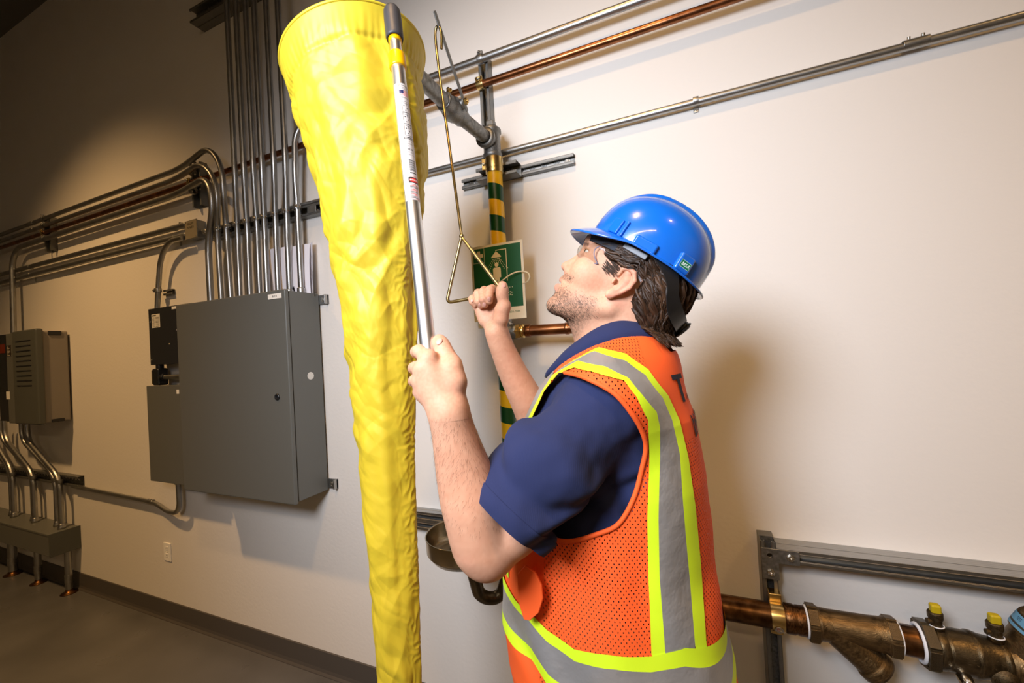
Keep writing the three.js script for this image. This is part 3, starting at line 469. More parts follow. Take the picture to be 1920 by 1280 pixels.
{ // the strut frame and the bronze pipe run at lower right
  const t = thing('strut_channel', 'upright slotted strut at lower right holding the bronze pipe', 'strut', [0.18, 0, 0]);
  part(t, 'channel', join([chanDown(0.1805, 0.998, 0.041, 0.996, 0.043, 0.041), box(0.159, 0.202, 0.002, 0.998, 0, 0.041, 0.001)]), M.galvDull);
  const h = thing('strut_channel', 'long horizontal strut at lower right above the bronze valves', 'strut', [1.2, 0.93, 0]);
  part(h, 'channel', join([chanX(0.203, 0.957, 0.041, 2.4, 0.042, 0.041, true, 0.05), box(0.203, 2.603, 0.936, 0.978, 0, 0.041, 0.001)]), M.galv);
  const p = new THREE.Shape([[0.161, 0.978], [0.261, 0.978], [0.261, 0.936], [0.205, 0.936], [0.205, 0.884], [0.161, 0.884]].map(q => new THREE.Vector2(...q)));
  const hole = new THREE.Path(); hole.absarc(0.183, 0.957, 0.0075, 0, 2 * PI, true); p.holes.push(hole);
  const b = thing('angle_plate', 'flat L-shaped steel corner plate bolted over the strut corner', 'bracket', [0.2, 0.884, 0.082]);
  part(b, 'plate', new THREE.ExtrudeGeometry(p, { depth: 0.005, bevelEnabled: true, bevelSize: 0.0008, bevelThickness: 0.0008, bevelSegments: 1 }).translate(0, 0, 0.0828), M.galvDull);
  for (const [x, y] of [[0.238, 0.957], [0.183, 0.905]]) part(b, 'hex_bolt', join([along(cyl(0.0115, 0.002, 20), [x, y, 0.088], [0, 0, 1]), along(hexN(0.0095, 0.008), [x, y, 0.09], [0, 0, 1]), ball(0.006, [x, y, 0.097], 12)]), M.bolt);
  const py = 0.790, pz = 0.122;
  const c = thing('copper_pipe', 'thick dull copper pipe running from behind the worker to the strainer', 'pipe', [0, py - 0.04, pz]);
  part(c, 'tube', pipe([[-0.60, py, pz], [0.245, py, pz]], 0.0365, 0.05, 28), M.oldCopper);
  part(c, 'threaded_adapter', along(lathe([[0.0365, 0], [0.041, 0.001], [0.0415, 0.022], [0.039, 0.027], [0.0405, 0.031], [0.041, 0.055], [0.036, 0.056]], 32), [0.207, py, pz], [1, 0, 0]), M.oldCopper);
  const cl = part(c, 'pipe_clamp', along(lathe([[.0372, -.017], [.0402, -.017], [.0402, .017], [.0372, .017], [.0372, -.017]], 36), [0.187, py, pz], [1, 0, 0]), M.brass, 'bright brass strap clamp');
  for (const k of [1, -1]) part(cl, 'clamp_ear', box(0.170, 0.204, py + (k > 0 ? 0.035 : -0.062), py + (k > 0 ? 0.062 : -0.034), 0.078, 0.113, 0.003), M.brass);
  part(cl, 'clamp_bolt', join([screw([0.187, py - 0.018, pz + 0.036], [0, -0.5, 1], 0.007, 0.008)]), M.bolt);
  // Y strainer
  const s = thing('y_strainer', 'bronze Y-pattern strainer with a slanting screen leg', 'strainer', [0.37, 0.66, pz]);
  const leg = V(0.72, -0.69, 0.05).normalize();
  const body = [along(lathe([[0.03, 0], [0.0455, 0], [0.047, 0.003], [0.047, 0.026], [0.0435, 0.032], [0.0425, 0.06], [0.0435, 0.15], [0.045, 0.178], [0.047, 0.183], [0.0475, 0.206], [0.046, 0.209], [0.03, 0.209]], 40), [0.263, py, pz], [1, 0, 0]),
    along(lathe([[0.043, 0], [0.041, 0.08], [0.040, 0.118]], 36), [0.325, py, pz], leg.toArray())];
  const sb = part(s, 'strainer_body', body, M.bronze);
  part(sb, 'hex_flat', join([0, 1, 2, 3, 4, 5].flatMap(k => [[0.2645, 0.288], [0.448, 0.4715]].map(([a, b]) => box(a, b, -0.021, 0.021, 0.043, 0.0482, 0.0015).rotateX(k * PI / 3 + 0.25).translate(0, py, pz)))), M.bronze);
  const q = [0.325 + leg.x * 0.114, py + leg.y * 0.114, pz + leg.z * 0.114];
  const cap = part(s, 'screen_cap', along(lathe([[0.039, 0], [0.0445, 0.002], [0.046, 0.006], [0.046, 0.022], [0.043, 0.03], [0.03, 0.034], [0.0001, 0.035]], 36), q, leg.toArray()), M.bronze);
  part(cap, 'plug', along(lathe([[0.0001, 0.03], [0.013, 0.03], [0.013, 0.047], [0.0001, 0.047]], 4), q, leg.toArray()), M.darkBronze);
  for (const k of [0, 1, 2]) part(s, 'cast_mark', box(-0.004, 0.004, -0.007, 0.007, 0, 0.0015, 0.0007).rotateZ(0.7).translate(0.385 + k * 0.011, 0.728 - k * 0.012, pz + 0.0435), M.bronze);
  for (const [x, w] of [[0.263, 'left'], [0.474, 'right']]) solo('sealing_tape', `white thread seal ring at the ${w} end of the strainer`, 'seal', along(new THREE.TorusGeometry(0.0415, 0.0034, 8, 40).rotateX(PI / 2).scale(1, 1.1, 1), [x - 0.001, py, pz], [1, 0, 0]), M.ptfe);
  solo('pipe_nipple', 'short brown pipe nipple between the strainer and the ball valve', 'pipe nipple', pipe([[0.465, py - 0.002, pz], [0.535, py - 0.004, pz]], 0.0385, 0.01, 28), M.oldCopper);
  // ball valve with test cocks, tag and blue handle, turning up into the backflow preventer
  const v = thing('ball_valve', 'weathered bronze ball valve with two yellow-capped test cocks at lower right', 'valve', [0.62, 0.72, pz]);
  const vb = part(v, 'valve_body', join([along(lathe([[0.03, 0], [0.053, 0.001], [0.056, 0.004], [0.056, 0.026], [0.053, 0.030]], 8).rotateY(0.3), [0.519, py - 0.004, pz], [1, 0, 0]), along(lathe([[0.05, 0.028], [0.0535, 0.031], [0.0535, 0.044], [0.049, 0.046], [0.050, 0.05], [0.0525, 0.054], [0.0525, 0.098], [0.0555, 0.102], [0.0555, 0.110], [0.051, 0.124], [0.049, 0.15], [0.052, 0.156], [0.052, 0.164], [0.046, 0.168]], 44), [0.519, py - 0.004, pz], [1, -0.05, 0])]), M.darkBronze);
  part(vb, 'hex_flat', join([0, 1, 2, 3, 4, 5].map(k => box(0.521, 0.546, -0.027, 0.027, 0.048, 0.0565, 0.0015).rotateX(k * PI / 3 + 0.2).translate(0, py - 0.004, pz))), M.darkBronze);
  part(v, 'sealing_tape', along(new THREE.TorusGeometry(0.0445, 0.0052, 8, 44).rotateX(PI / 2), [0.519, py - 0.004, pz], [1, 0, 0]), M.ptfe, 'white thread seal ring');
  for (const [x, y0] of [[0.556, 0.832], [0.672, 0.828]]) {
    const k = part(v, 'test_cock', join([along(lathe([[0.0001, 0], [0.0155, 0], [0.0155, 0.012], [0.013, 0.014], [0.0135, 0.028], [0.0155, 0.03], [0.0165, 0.033], [0.0165, 0.045], [0.0145, 0.048], [0.0001, 0.048]], 24), [x, y0, pz + 0.004], [-0.02, 1, 0]), along(cyl(0.007, 0.024, 14), [x - 0.022, y0 + 0.024, pz + 0.012], [1, 0, -0.3])]), M.darkBronze);
    part(k, 'cap', box(x - 0.011, x + 0.011, y0 + 0.044, y0 + 0.068, pz - 0.006, pz + 0.014, 0.005), std({ color: 0xb5a112, roughness: 0.5 }), 'yellow plastic cap');
    part(k, 'thread_seal', along(new THREE.TorusGeometry(0.0155, 0.0016, 6, 28).rotateX(PI / 2), [x, y0 + 0.012, pz + 0.004], [0, 1, 0]), M.ptfe);
  }
  part(v, 'end_plug', along(lathe([[0.0001, 0.01], [0.014, 0.01], [0.018, 0.006], [0.026, 0.003], [0.030, -0.004]], 28), [0.668, 0.752, pz + 0.05], [0, -0.1, 1]), M.darkBronze);
  const hd = part(v, 'handle', join([along(cyl(0.016, 0.03, 24), [0.590, 0.742, pz + 0.036], [0, -0.35, 1]), along(cyl(0.0115, 0.006, 20), [0.590, 0.731, pz + 0.066], [0, -0.35, 1]), box(0.575, 0.612, 0.705, 0.742, pz + 0.058, pz + 0.062, 0.004)]), M.chrome, 'polished steel handle hub');
  part(hd, 'grip', box(0.573, 0.600, 0.60, 0.722, pz + 0.054, pz + 0.066, 0.005), std({ color: 0x0d7fb0, roughness: 0.4 }), 'blue plastic grip');
  part(hd, 'lever_bar', box(0.606, 0.642, 0.60, 0.735, pz + 0.05, pz + 0.054, 0.001), M.chrome);
  // backflow preventer body beyond, with the blue tag
  const f = thing('backflow_preventer', 'bronze backflow preventer body at the right edge with a blue printed tag', 'backflow preventer', [0.78, 0.7, pz]);
  const up = V(0.86, 0.34, 0.25).normalize();
  part(f, 'preventer_body', join([along(lathe([[0.046, 0], [0.056, 0.012], [0.060, 0.05], [0.062, 0.22], [0.05, 0.26], [0.0001, 0.262]], 40), [0.682, py - 0.012, pz], [1, -0.02, 0.05]), along(lathe([[0.05, -0.06], [0.052, 0.028], [0.0565, 0.032], [0.0565, 0.075], [0.05, 0.09], [0.0001, 0.092]], 40), [0.735, py + 0.03, pz + 0.004], [0.45, 0.85, 0.1])]), M.bronze);
  part(f, 'tag', new THREE.CylinderGeometry(0.0575, 0.0575, 0.034, 40, 1, true, -2.2, 2.6).applyQuaternion(new THREE.Quaternion().setFromUnitVectors(V(0, 1, 0), V(0.45, 0.85, 0.1).normalize())).translate(0.735 + 0.053 * 0.45 * 1.04, py + 0.03 + 0.053 * 0.85 * 1.04, pz + 0.004 + 0.0055), printed(512, 64, (c, w, h) => { c.fillStyle = '#5f93b4'; c.fillRect(0, 0, w, h); c.fillStyle = '#35322a'; c.fillRect(0, 40, w, 10); c.fillStyle = '#16324a'; c.font = 'bold 22px sans-serif'; for (let i = 0; i < 5; i++) c.fillText('TEST', 10 + i * 104, 26); }, { side: THREE.DoubleSide }), 'blue printed tag');
  const g2 = thing('shutoff_pipe', 'bronze pipe leaving the backflow preventer towards the right wall', 'pipe', [1.2, 0.7, pz]);
  part(g2, 'tube', pipe([[0.90, py - 0.012, pz + 0.012], [3.55, py - 0.03, pz + 0.012]], 0.037, 0.1, 24), M.oldCopper);
}
// ---------------------------------------------------------------- the test kit: yellow sleeve on a hoop, aluminium pole
const TX = -0.703, TZ = 0.781;
{
  // rows of [height, radius]; the mouth is a tilted hoop round the shower head
  const rows = [[2.378, 0.170], [2.327, 0.1595], [2.295, 0.153], [2.248, 0.150], [2.194, 0.145], [2.125, 0.137], [2.057, 0.126], [2.004, 0.117], [1.939, 0.110], [1.869, 0.101], [1.790, 0.093], [1.702, 0.088], [1.627, 0.081], [1.516, 0.0735], [1.375, 0.065], [1.257, 0.060], [1.125, 0.057], [1.055, 0.0555], [0.944, 0.051], [0.849, 0.048], [0.6, 0.046], [0.22, 0.044]];
  const radius = y => { for (let i = 0; i < rows.length - 1; i++) if (y >= rows[i + 1][0]) { const t = clamp((y - rows[i + 1][0]) / (rows[i][0] - rows[i + 1][0]), 0, 1); return lerp(rows[i + 1][1], rows[i][1], t); } return rows[rows.length - 1][1]; };
  const hash = (i, j, k) => { const s = Math.sin(i * 127.1 + j * 311.7 + k * 74.7) * 43758.5453; return s - Math.floor(s); };
  const cells = (u, v, k) => { const i0 = Math.floor(u), j0 = Math.floor(v); let d = 9; for (let j = j0 - 1; j <= j0 + 1; j++) for (let i = i0 - 1; i <= i0 + 1; i++) d = Math.min(d, (u - i - hash(i, j, k)) ** 2 + (v - j - hash(i, j, k + 40)) ** 2); return Math.sqrt(d); };   // distance to the nearest of scattered points: facets with sharp ridges
  const NU = 320, NV = 900, y0 = 0.22, pos = [], uv = [], idx = [];
  const ridge = (x, y, z) => 1 - Math.abs(noise(x, y, z)) * 2;
  for (let j = 0; j <= NV; j++) for (let i = 0; i <= NU; i++) {
    const a = i / NU * 2 * PI, cx = Math.cos(a), cz = Math.sin(a), s = j / NV;
    const hoop = 2.374 + 0.25 * 0.172 * cx;                         // the mouth, higher on the right
    const y = lerp(hoop, y0, s), low = smooth(1.95, 1.2, y);
    let r = radius(y + (2.374 - hoop) * smooth(0.4, 0, s));
    const tilt = smooth(0.14, 0, s);
    // lower down the cloth folds flat: a crease runs down the side facing right
    const ca = lerp(-0.14, 0.36, smooth(1.8, 2.28, y)) + 0.04 * Math.sin(y * 6); let d = Math.atan2(Math.sin(a - ca), Math.cos(a - ca));
    r *= 1 + low * (0.13 * Math.exp(-d * d / 0.05) - 0.09 * Math.exp(-((d + 0.55) ** 2) / 0.09));
    r += (1 - low) * (0.007 * Math.exp(-d * d / 0.008) - 0.012 * Math.exp(-((d + 0.22) ** 2) / 0.02)) * smooth(0.0, 0.10, s);
    // crumpled paper-like cloth
    const k = Math.max(r, 0.07), px = cx * k, pz = cz * k, w = smooth(0, 0.05, s);
    const wx = noise(px * 9, y * 7, pz * 9) * 0.05, wy = noise(px * 8 + 5, y * 8, pz * 8) * 0.05;
    const arc = a * k, A1 = arc * 0.8 + y * 0.6, B1 = y * 0.8 - arc * 0.6, A2 = arc * 0.75 - y * 0.66, B2 = y * 0.75 + arc * 0.66;   // two slanting crease directions
    const ph = 0.9 * noise(arc * 5, y * 4, 2.2), ph2 = 1.1 * noise(arc * 4 + 9, y * 5, 6.1), tri = v => Math.abs(((v % 1) + 1) % 1 - 0.5) * 2 - 0.5, am = (q, s) => clamp(0.5 + 1.6 * noise(arc * s, y * s * 0.8, q), 0, 1);
    const seamless = smooth(0, 0.12, i / NU) * smooth(1, 0.88, i / NU), crease = (u, v, q) => Math.abs(noise(u, v, q));
    let h = seamless * (-0.015 * crease(A1 * 9 + wx * 14, B1 * 3.2, 1.3) + 0.011 * crease(A2 * 12 + wy * 20, B2 * 5, 7.1) + 0.0066 * tri(A1 * 9 + ph) * am(1, 9) + 0.0064 * tri(A2 * 11 + B2 * 3 + ph2) * am(2, 10) + 0.0020 * tri(B1 * 15 + ph2 * 2) * am(3, 13) + 0.0012 * tri(A1 * 23 - B1 * 8 + ph * 3) * am(4, 15) + 0.0080 * (cells(A1 * 11 + ph, B1 * 5.5 + ph2, 1) - 0.45) - 0.0056 * (cells(A2 * 20 + ph2 * 1.6, B2 * 10 + ph * 1.6, 2) - 0.45) + 0.0024 * am(8, 7) * (cells(arc * 44 + ph * 3, y * 26 + ph2 * 3, 3) - 0.45)) + 0.0032 * (ridge(px * 55 + wx * 60, y * 42 + wy * 70, pz * 55) - 0.6) * (1 - seamless);
    h += 0.008 * noise(cx * 2.2 + y * 0.8, y * 2.6, cz * 2.2) + 0.003;
    if (y > hoop - 0.075) h += 0.0009 * Math.sin(a * 70 + 3 * noise(cx * 4, y * 9, cz * 4));
    r += h * w * (0.55 + 0.45 * smooth(0.04, 0.12, r));
    r += -0.003 * Math.exp(-((hoop - 0.072 - y) ** 2) / 0.00003);     // stitched hem line
    if (s < 0.004) r = lerp(0.166, r, s / 0.004);
    pos.push(TX + cx * r - 0.02 * tilt, y, TZ + cz * r + 0.018 * tilt); uv.push(i / NU, y);
  }
  for (let j = 0; j < NV; j++) for (let i = 0; i < NU; i++) { const p = j * (NU + 1) + i, q = p + NU + 1; idx.push(p, p + 1, q, q, p + 1, q + 1); }
  const g = new THREE.BufferGeometry(); g.setAttribute('position', new THREE.Float32BufferAttribute(pos, 3)); g.setAttribute('uv', new THREE.Float32BufferAttribute(uv, 2)); g.setIndex(idx); g.computeVertexNormals();
  { const n = g.attributes.normal; for (let j = 0; j <= NV; j++) { const p = j * (NU + 1), q = p + NU; const x = n.getX(p) + n.getX(q), y = n.getY(p) + n.getY(q), z = n.getZ(p) + n.getZ(q), l = Math.hypot(x, y, z); n.setXYZ(p, x / l, y / l, z / l); n.setXYZ(q, x / l, y / l, z / l); } }
  const t = thing('water_collector_sleeve', 'long crumpled yellow cloth sleeve hanging from a hoop around the shower head', 'water sleeve', [TX, y0, TZ]);
  part(t, 'cloth', g, std({ color: new THREE.Color().setRGB(0.64, 0.48, 0.026), roughness: 0.52, side: THREE.DoubleSide }));
  const hp = []; for (let k = 0; k <= 72; k++) { const a = k / 72 * 2 * PI; hp.push(V(TX - 0.02 + Math.cos(a) * 0.167, 2.370 + 0.25 * 0.172 * Math.cos(a), TZ + 0.018 + Math.sin(a) * 0.167)); }
  part(t, 'hoop', tubeAlong(hp, 0.0035, 10), std({ color: new THREE.Color().setRGB(0.64, 0.48, 0.026), roughness: 0.5 }), 'cloth-covered hoop');
  // the seam that runs down the sleeve beside the pole
  const sp = []; for (let k = 0; k <= 90; k++) { const y = 2.36 - k / 90 * 0.62, a = lerp(-0.14, 0.36, smooth(1.8, 2.28, y)) + 0.04 * Math.sin(y * 6), r = radius(y) + 0.004; sp.push(V(TX + Math.cos(a) * r - 0.006, y, TZ + Math.sin(a) * r + 0.004)); }
  part(t, 'seam', tubeAlong(sp, 0.0022, 6), std({ color: new THREE.Color().setRGB(0.75, 0.50, 0.01), roughness: 0.5 }));
}
{
  const A = V(-0.402, 1.590, 1.014), B = V(-0.545, 2.382, 0.881), D = B.clone().sub(A), L = D.length(), d = D.clone().normalize(), at = s => A.clone().addScaledVector(d, s).toArray();
  const al = std({ color: new THREE.Color().setRGB(0.80, 0.79, 0.78), metalness: 1, roughness: 0.36, bumpMap: noiseTex(3, 60, 8, 128, 2), bumpScale: 0.0001 });
  const t = thing('extension_pole', 'silver aluminium extension pole held up against the yellow sleeve', 'pole', A.toArray());
  part(t, 'outer_tube', along(cyl(0.0138, L - 0.13, 36, 0.001), A.toArray(), d.toArray()), al);
  part(t, 'inner_tube', along(cyl(0.0113, 0.12, 32, 0.001), at(L - 0.15), d.toArray()), al);
  part(t, 'lock_collar', along(lathe([[0.0138, 0], [0.0172, 0.001], [0.0175, 0.03], [0.0162, 0.034], [0.0113, 0.035]], 36), at(L - 0.155), d.toArray()), std({ color: 0xf0b400, roughness: 0.3 }), 'yellow plastic lock collar');
  part(t, 'yellow_ring', along(lathe([[0.0113, 0], [0.0135, 0.001], [0.0135, 0.012], [0.0113, 0.013]], 32), at(L - 0.088), d.toArray()), std({ color: 0xf0b400, roughness: 0.3 }));
  part(t, 'grip_cuff', along(lathe([[0.012, -0.004], [0.0165, -0.006], [0.018, 0], [0.0182, 0.05], [0.0175, 0.068], [0.014, 0.076], [0.0001, 0.077]], 40), at(L - 0.075), d.toArray()), std({ color: new THREE.Color().setRGB(0.04, 0.04, 0.044), roughness: 0.5 }), 'dark rubber grip cuff');
  part(t, 'end_rivet', along(lathe([[0.0001, 0.077], [0.009, 0.0765], [0.006, 0.081], [0.0001, 0.082]], 20), at(L - 0.075), d.toArray()), M.chrome);
  // printed label wrapped round the tube
  const lab = new THREE.CylinderGeometry(0.0140, 0.0140, 0.262, 40, 1, true, -0.42, 2.9);
  const q = new THREE.Quaternion().setFromUnitVectors(V(0, 1, 0), d);
  part(t, 'instruction_label', lab.applyQuaternion(q).translate(...at(L - 0.335)), printed(170, 1024, (c, w, h) => {
    c.fillStyle = '#cccaca'; c.fillRect(0, 0, w, h); const k = '#2a2a2c'; c.fillStyle = k; c.translate(14, 0);
    c.font = 'bold 19px sans-serif'; c.fillText('Mr LongArm', 26, 26); c.font = '11px sans-serif'; c.fillText('Greenwood, MO', 32, 42); c.fillText('www.mrlongarm.com', 24, 56);
    c.fillStyle = '#f4f2f2'; c.fillRect(34, 66, 78, 56); c.fillStyle = '#b5303a'; for (let i = 0; i < 7; i++) c.fillRect(34, 66 + i * 8, 78, 4.4); c.fillStyle = '#23305e'; c.fillRect(34, 66, 36, 30);
    c.fillStyle = k; c.font = 'bold 12px sans-serif'; c.fillText('MADE IN USA', 34, 138);
    c.strokeStyle = k; c.lineWidth = 3; for (let i = 0; i < 3; i++) { c.strokeRect(46, 170 + i * 104, 64, 100); c.beginPath(); c.moveTo(56, 186 + i * 104); c.lineTo(100, 186 + i * 104); c.stroke(); for (const [a, b] of [[60, 40], [86, 62], [70, 84], [98, 28]]) { c.beginPath(); c.arc(a, 176 + b + i * 104 - 8, 5, 0, 7); c.fill(); } c.fillRect(78, 182 + i * 104, 5, 26); }
    c.fillRect(34, 490, 92, 22); c.fillStyle = '#fff'; c.font = 'bold 13px sans-serif'; c.fillText('HOW TO USE', 38, 507);
    c.fillStyle = '#555'; c.font = '13px sans-serif'; for (const [s, y] of [['PULL TO EXTEND', 534], ['EXTENSION', 556], ['POLE', 576]]) c.fillText(s, 34, y); c.fillStyle = k; c.font = 'bold 22px sans-serif'; c.fillText('9228', 50, 606); c.font = '14px sans-serif'; c.fillText('4 FT - 8 FT', 40, 630); c.fillText('1.2 m - 2.4 m', 36, 650);
    for (let i = 0; i < 15; i++) c.fillRect(52, 690 + i * 6.5, 58, i % 3 ? 2.5 : 4.5); c.fillRect(52, 796, 58, 8);
    c.fillStyle = '#e9dede'; c.fillRect(30, 830, 100, 186); c.strokeStyle = '#c6504a'; c.strokeRect(30, 830, 100, 186); c.fillStyle = '#222'; c.fillRect(34, 836, 92, 48); c.fillStyle = '#d6312e'; c.beginPath(); c.ellipse(80, 860, 40, 18, 0, 0, 7); c.fill(); c.fillStyle = '#fff'; c.font = 'bold 17px sans-serif'; c.fillText('DANGER', 44, 866);
    for (let i = 0; i < 12; i++) { c.fillStyle = i % 4 < 2 ? '#c5433d' : '#333'; c.fillRect(40, 894 + i * 10, 50 + (i * 29) % 32, 5); }
  }, { metalness: 0.15, roughness: 0.4, side: THREE.DoubleSide }));
}
// ---------------------------------------------------------------- implicit surfaces
const len3 = (x, y, z) => Math.sqrt(x * x + y * y + z * z);
const smin = (a, b, k) => { const h = Math.max(k - Math.abs(a - b), 0) / k; return Math.min(a, b) - h * h * k * 0.25; };
const smax = (a, b, k) => -smin(-a, -b, k);
// tapered capsule between two points given as [x, y, z]
const cap = (a, b, ra, rb = ra) => { const bx = b[0] - a[0], by = b[1] - a[1], bz = b[2] - a[2], q = 1 / (bx * bx + by * by + bz * bz);
  return (x, y, z) => { x -= a[0]; y -= a[1]; z -= a[2]; let h = (x * bx + y * by + z * bz) * q; h = h < 0 ? 0 : h > 1 ? 1 : h; return len3(x - bx * h, y - by * h, z - bz * h) - (ra + (rb - ra) * h); }; };
const ell = (c, r) => (x, y, z) => { x -= c[0]; y -= c[1]; z -= c[2]; const a = x / r[0], b = y / r[1], d = z / r[2], k = Math.sqrt(a * a + b * b + d * d), m = len3(a / r[0], b / r[1], d / r[2]); return m < 1e-9 ? -Math.min(...r) : k * (k - 1) / m; };
const union = (list, k) => (x, y, z) => { let d = list[0](x, y, z); for (let i = 1; i < list.length; i++) d = smin(d, list[i](x, y, z), k); return d; };
// limb through joints [[x,y,z], r]
const limb = (J, k = 0.012, sub = 1) => { if (sub > 1) { const c = new THREE.CatmullRomCurve3(J.map(j => V(...j[0])), false, 'centripetal'), n = J.length - 1, m = n * sub, o = [];
    const r = t => { const i = Math.min(n - 1, t | 0), s = t - i, a = J[Math.max(0, i - 1)][1], b = J[i][1], d = J[i + 1][1], e = J[Math.min(n, i + 2)][1]; return b + 0.5 * s * (d - a + s * (2 * a - 5 * b + 4 * d - e + s * (3 * (b - d) + e - a))); };
    for (let i = 0; i <= m; i++) o.push([c.getPoint(i / m).toArray(), r(i / sub)]); J = o; }
  return union(J.slice(1).map((j, i) => cap(J[i][0], j[0], J[i][1], j[1])), k); };
// surface nets over a box, evaluated only near the surface
function net(f, lo, hi, h) {
  const n = lo.map((l, i) => Math.ceil((hi[i] - l) / h) + 1), [nx, ny, nz] = n, val = new Float32Array(nx * ny * nz).fill(NaN), B = 4;
  const at = (i, j, k) => i + nx * (j + ny * k);
  for (let bk = 0; bk < nz; bk += B) for (let bj = 0; bj < ny; bj += B) for (let bi = 0; bi < nx; bi += B) {
    const c = f(lo[0] + (bi + B / 2) * h, lo[1] + (bj + B / 2) * h, lo[2] + (bk + B / 2) * h), far = Math.abs(c) > h * B * 1.7;
    for (let k = bk; k < Math.min(nz, bk + B + (far ? 0 : 1)); k++) for (let j = bj; j < Math.min(ny, bj + B + (far ? 0 : 1)); j++) for (let i = bi; i < Math.min(nx, bi + B + (far ? 0 : 1)); i++) {
      const q = at(i, j, k); if (far) { if (val[q] !== val[q]) val[q] = c; } else val[q] = f(lo[0] + i * h, lo[1] + j * h, lo[2] + k * h); }
  }
  const id = new Int32Array(nx * ny * nz).fill(-1), pos = [], idx = [];
  const E = [[0, 1], [2, 3], [4, 5], [6, 7], [0, 2], [1, 3], [4, 6], [5, 7], [0, 4], [1, 5], [2, 6], [3, 7]], v = new Array(8);
  for (let k = 0; k < nz - 1; k++) for (let j = 0; j < ny - 1; j++) for (let i = 0; i < nx - 1; i++) {
    let m = 0; for (let c = 0; c < 8; c++) { v[c] = val[at(i + (c & 1), j + (c >> 1 & 1), k + (c >> 2))]; if (v[c] < 0) m++; }
    if (!m || m === 8) continue;
    let sx = 0, sy = 0, sz = 0, s = 0;
    for (const [a, b] of E) if ((v[a] < 0) !== (v[b] < 0)) { const t = v[a] / (v[a] - v[b]); sx += lerp(a & 1, b & 1, t); sy += lerp(a >> 1 & 1, b >> 1 & 1, t); sz += lerp(a >> 2, b >> 2, t); s++; }
    id[at(i, j, k)] = pos.length / 3; pos.push(lo[0] + (i + sx / s) * h, lo[1] + (j + sy / s) * h, lo[2] + (k + sz / s) * h);
  }
  const quad = (a, b, c, d, flip) => { if (a < 0 || b < 0 || c < 0 || d < 0) return; if (flip) idx.push(a, c, b, a, d, c); else idx.push(a, b, c, a, c, d); };
  for (let k = 1; k < nz - 1; k++) for (let j = 1; j < ny - 1; j++) for (let i = 1; i < nx - 1; i++) {
    const s = val[at(i, j, k)] < 0;
    if (s !== (val[at(i + 1, j, k)] < 0)) quad(id[at(i, j - 1, k - 1)], id[at(i, j, k - 1)], id[at(i, j, k)], id[at(i, j - 1, k)], !s);
    if (s !== (val[at(i, j + 1, k)] < 0)) quad(id[at(i - 1, j, k - 1)], id[at(i - 1, j, k)], id[at(i, j, k)], id[at(i, j, k - 1)], !s);
    if (s !== (val[at(i, j, k + 1)] < 0)) quad(id[at(i - 1, j - 1, k)], id[at(i, j - 1, k)], id[at(i, j, k)], id[at(i - 1, j, k)], !s);
  }
  const N = [], e = h * 0.4;
  for (let i = 0; i < pos.length; i += 3) { const [x, y, z] = [pos[i], pos[i + 1], pos[i + 2]]; let a = f(x + e, y, z) - f(x - e, y, z), b = f(x, y + e, z) - f(x, y - e, z), c = f(x, y, z + e) - f(x, y, z - e); const l = len3(a, b, c) || 1; N.push(a / l, b / l, c / l); }
  return { pos, nor: N, idx };
}
// a mesh from surface-net data: keep(x, y, z) >= 0 is kept (triangles are cut), lift moves it out along the normal
function meshOf(S, { keep, lift = 0, uv, color } = {}) {
  const P = [], N = [], U = [], C = [], T = S.pos.length / 3;
  const q = new Float64Array(S.pos.length); for (let i = 0; i < S.pos.length; i++) q[i] = S.pos[i] + S.nor[i] * lift;
  const F = keep ? Float64Array.from({ length: T }, (_, i) => keep(q[3 * i], q[3 * i + 1], q[3 * i + 2], S.nor[3 * i], S.nor[3 * i + 1], S.nor[3 * i + 2])) : null;
  const put = (a, b, t) => { const o = []; for (let k = 0; k < 3; k++) o.push(lerp(q[3 * a + k], q[3 * b + k], t)); P.push(...o); const m = []; for (let k = 0; k < 3; k++) m.push(lerp(S.nor[3 * a + k], S.nor[3 * b + k], t)); N.push(...m); if (uv) U.push(...uv(...o, ...m)); if (color) C.push(...color(...o, ...m)); };
  for (let i = 0; i < S.idx.length; i += 3) {
    const t = [S.idx[i], S.idx[i + 1], S.idx[i + 2]];
    if (!F || (F[t[0]] >= 0 && F[t[1]] >= 0 && F[t[2]] >= 0)) { for (const a of t) put(a, a, 0); continue; }
    if (F[t[0]] < 0 && F[t[1]] < 0 && F[t[2]] < 0) continue;
    const poly = [];
    for (let k = 0; k < 3; k++) { const a = t[k], b = t[(k + 1) % 3]; if (F[a] >= 0) poly.push([a, a, 0]); if ((F[a] >= 0) !== (F[b] >= 0)) poly.push([a, b, F[a] / (F[a] - F[b])]); }
    for (let k = 1; k < poly.length - 1; k++) { put(...poly[0]); put(...poly[k]); put(...poly[k + 1]); }
  }
  const g = new THREE.BufferGeometry(); g.setAttribute('position', new THREE.Float32BufferAttribute(P, 3)); g.setAttribute('normal', new THREE.Float32BufferAttribute(N, 3));
  g.setAttribute('uv', new THREE.Float32BufferAttribute(uv ? U : new Float32Array(P.length / 3 * 2), 2)); if (color) g.setAttribute('color', new THREE.Float32BufferAttribute(C, 3));
  return color ? g : mergeVertices(g, 1e-6);
}
const polyDist = poly => (x, y) => { let d = Infinity, inside = false; for (let i = 0, j = poly.length - 1; i < poly.length; j = i++) { const [ax, ay] = poly[i], [bx, by] = poly[j]; const ex = bx - ax, ey = by - ay, wx = x - ax, wy = y - ay, t = clamp((wx * ex + wy * ey) / (ex * ex + ey * ey), 0, 1); d = Math.min(d, (wx - ex * t) ** 2 + (wy - ey * t) ** 2); if ((ay > y) !== (by > y) && x < ex * (y - ay) / ey + ax) inside = !inside; } return (inside ? 1 : -1) * Math.sqrt(d); };
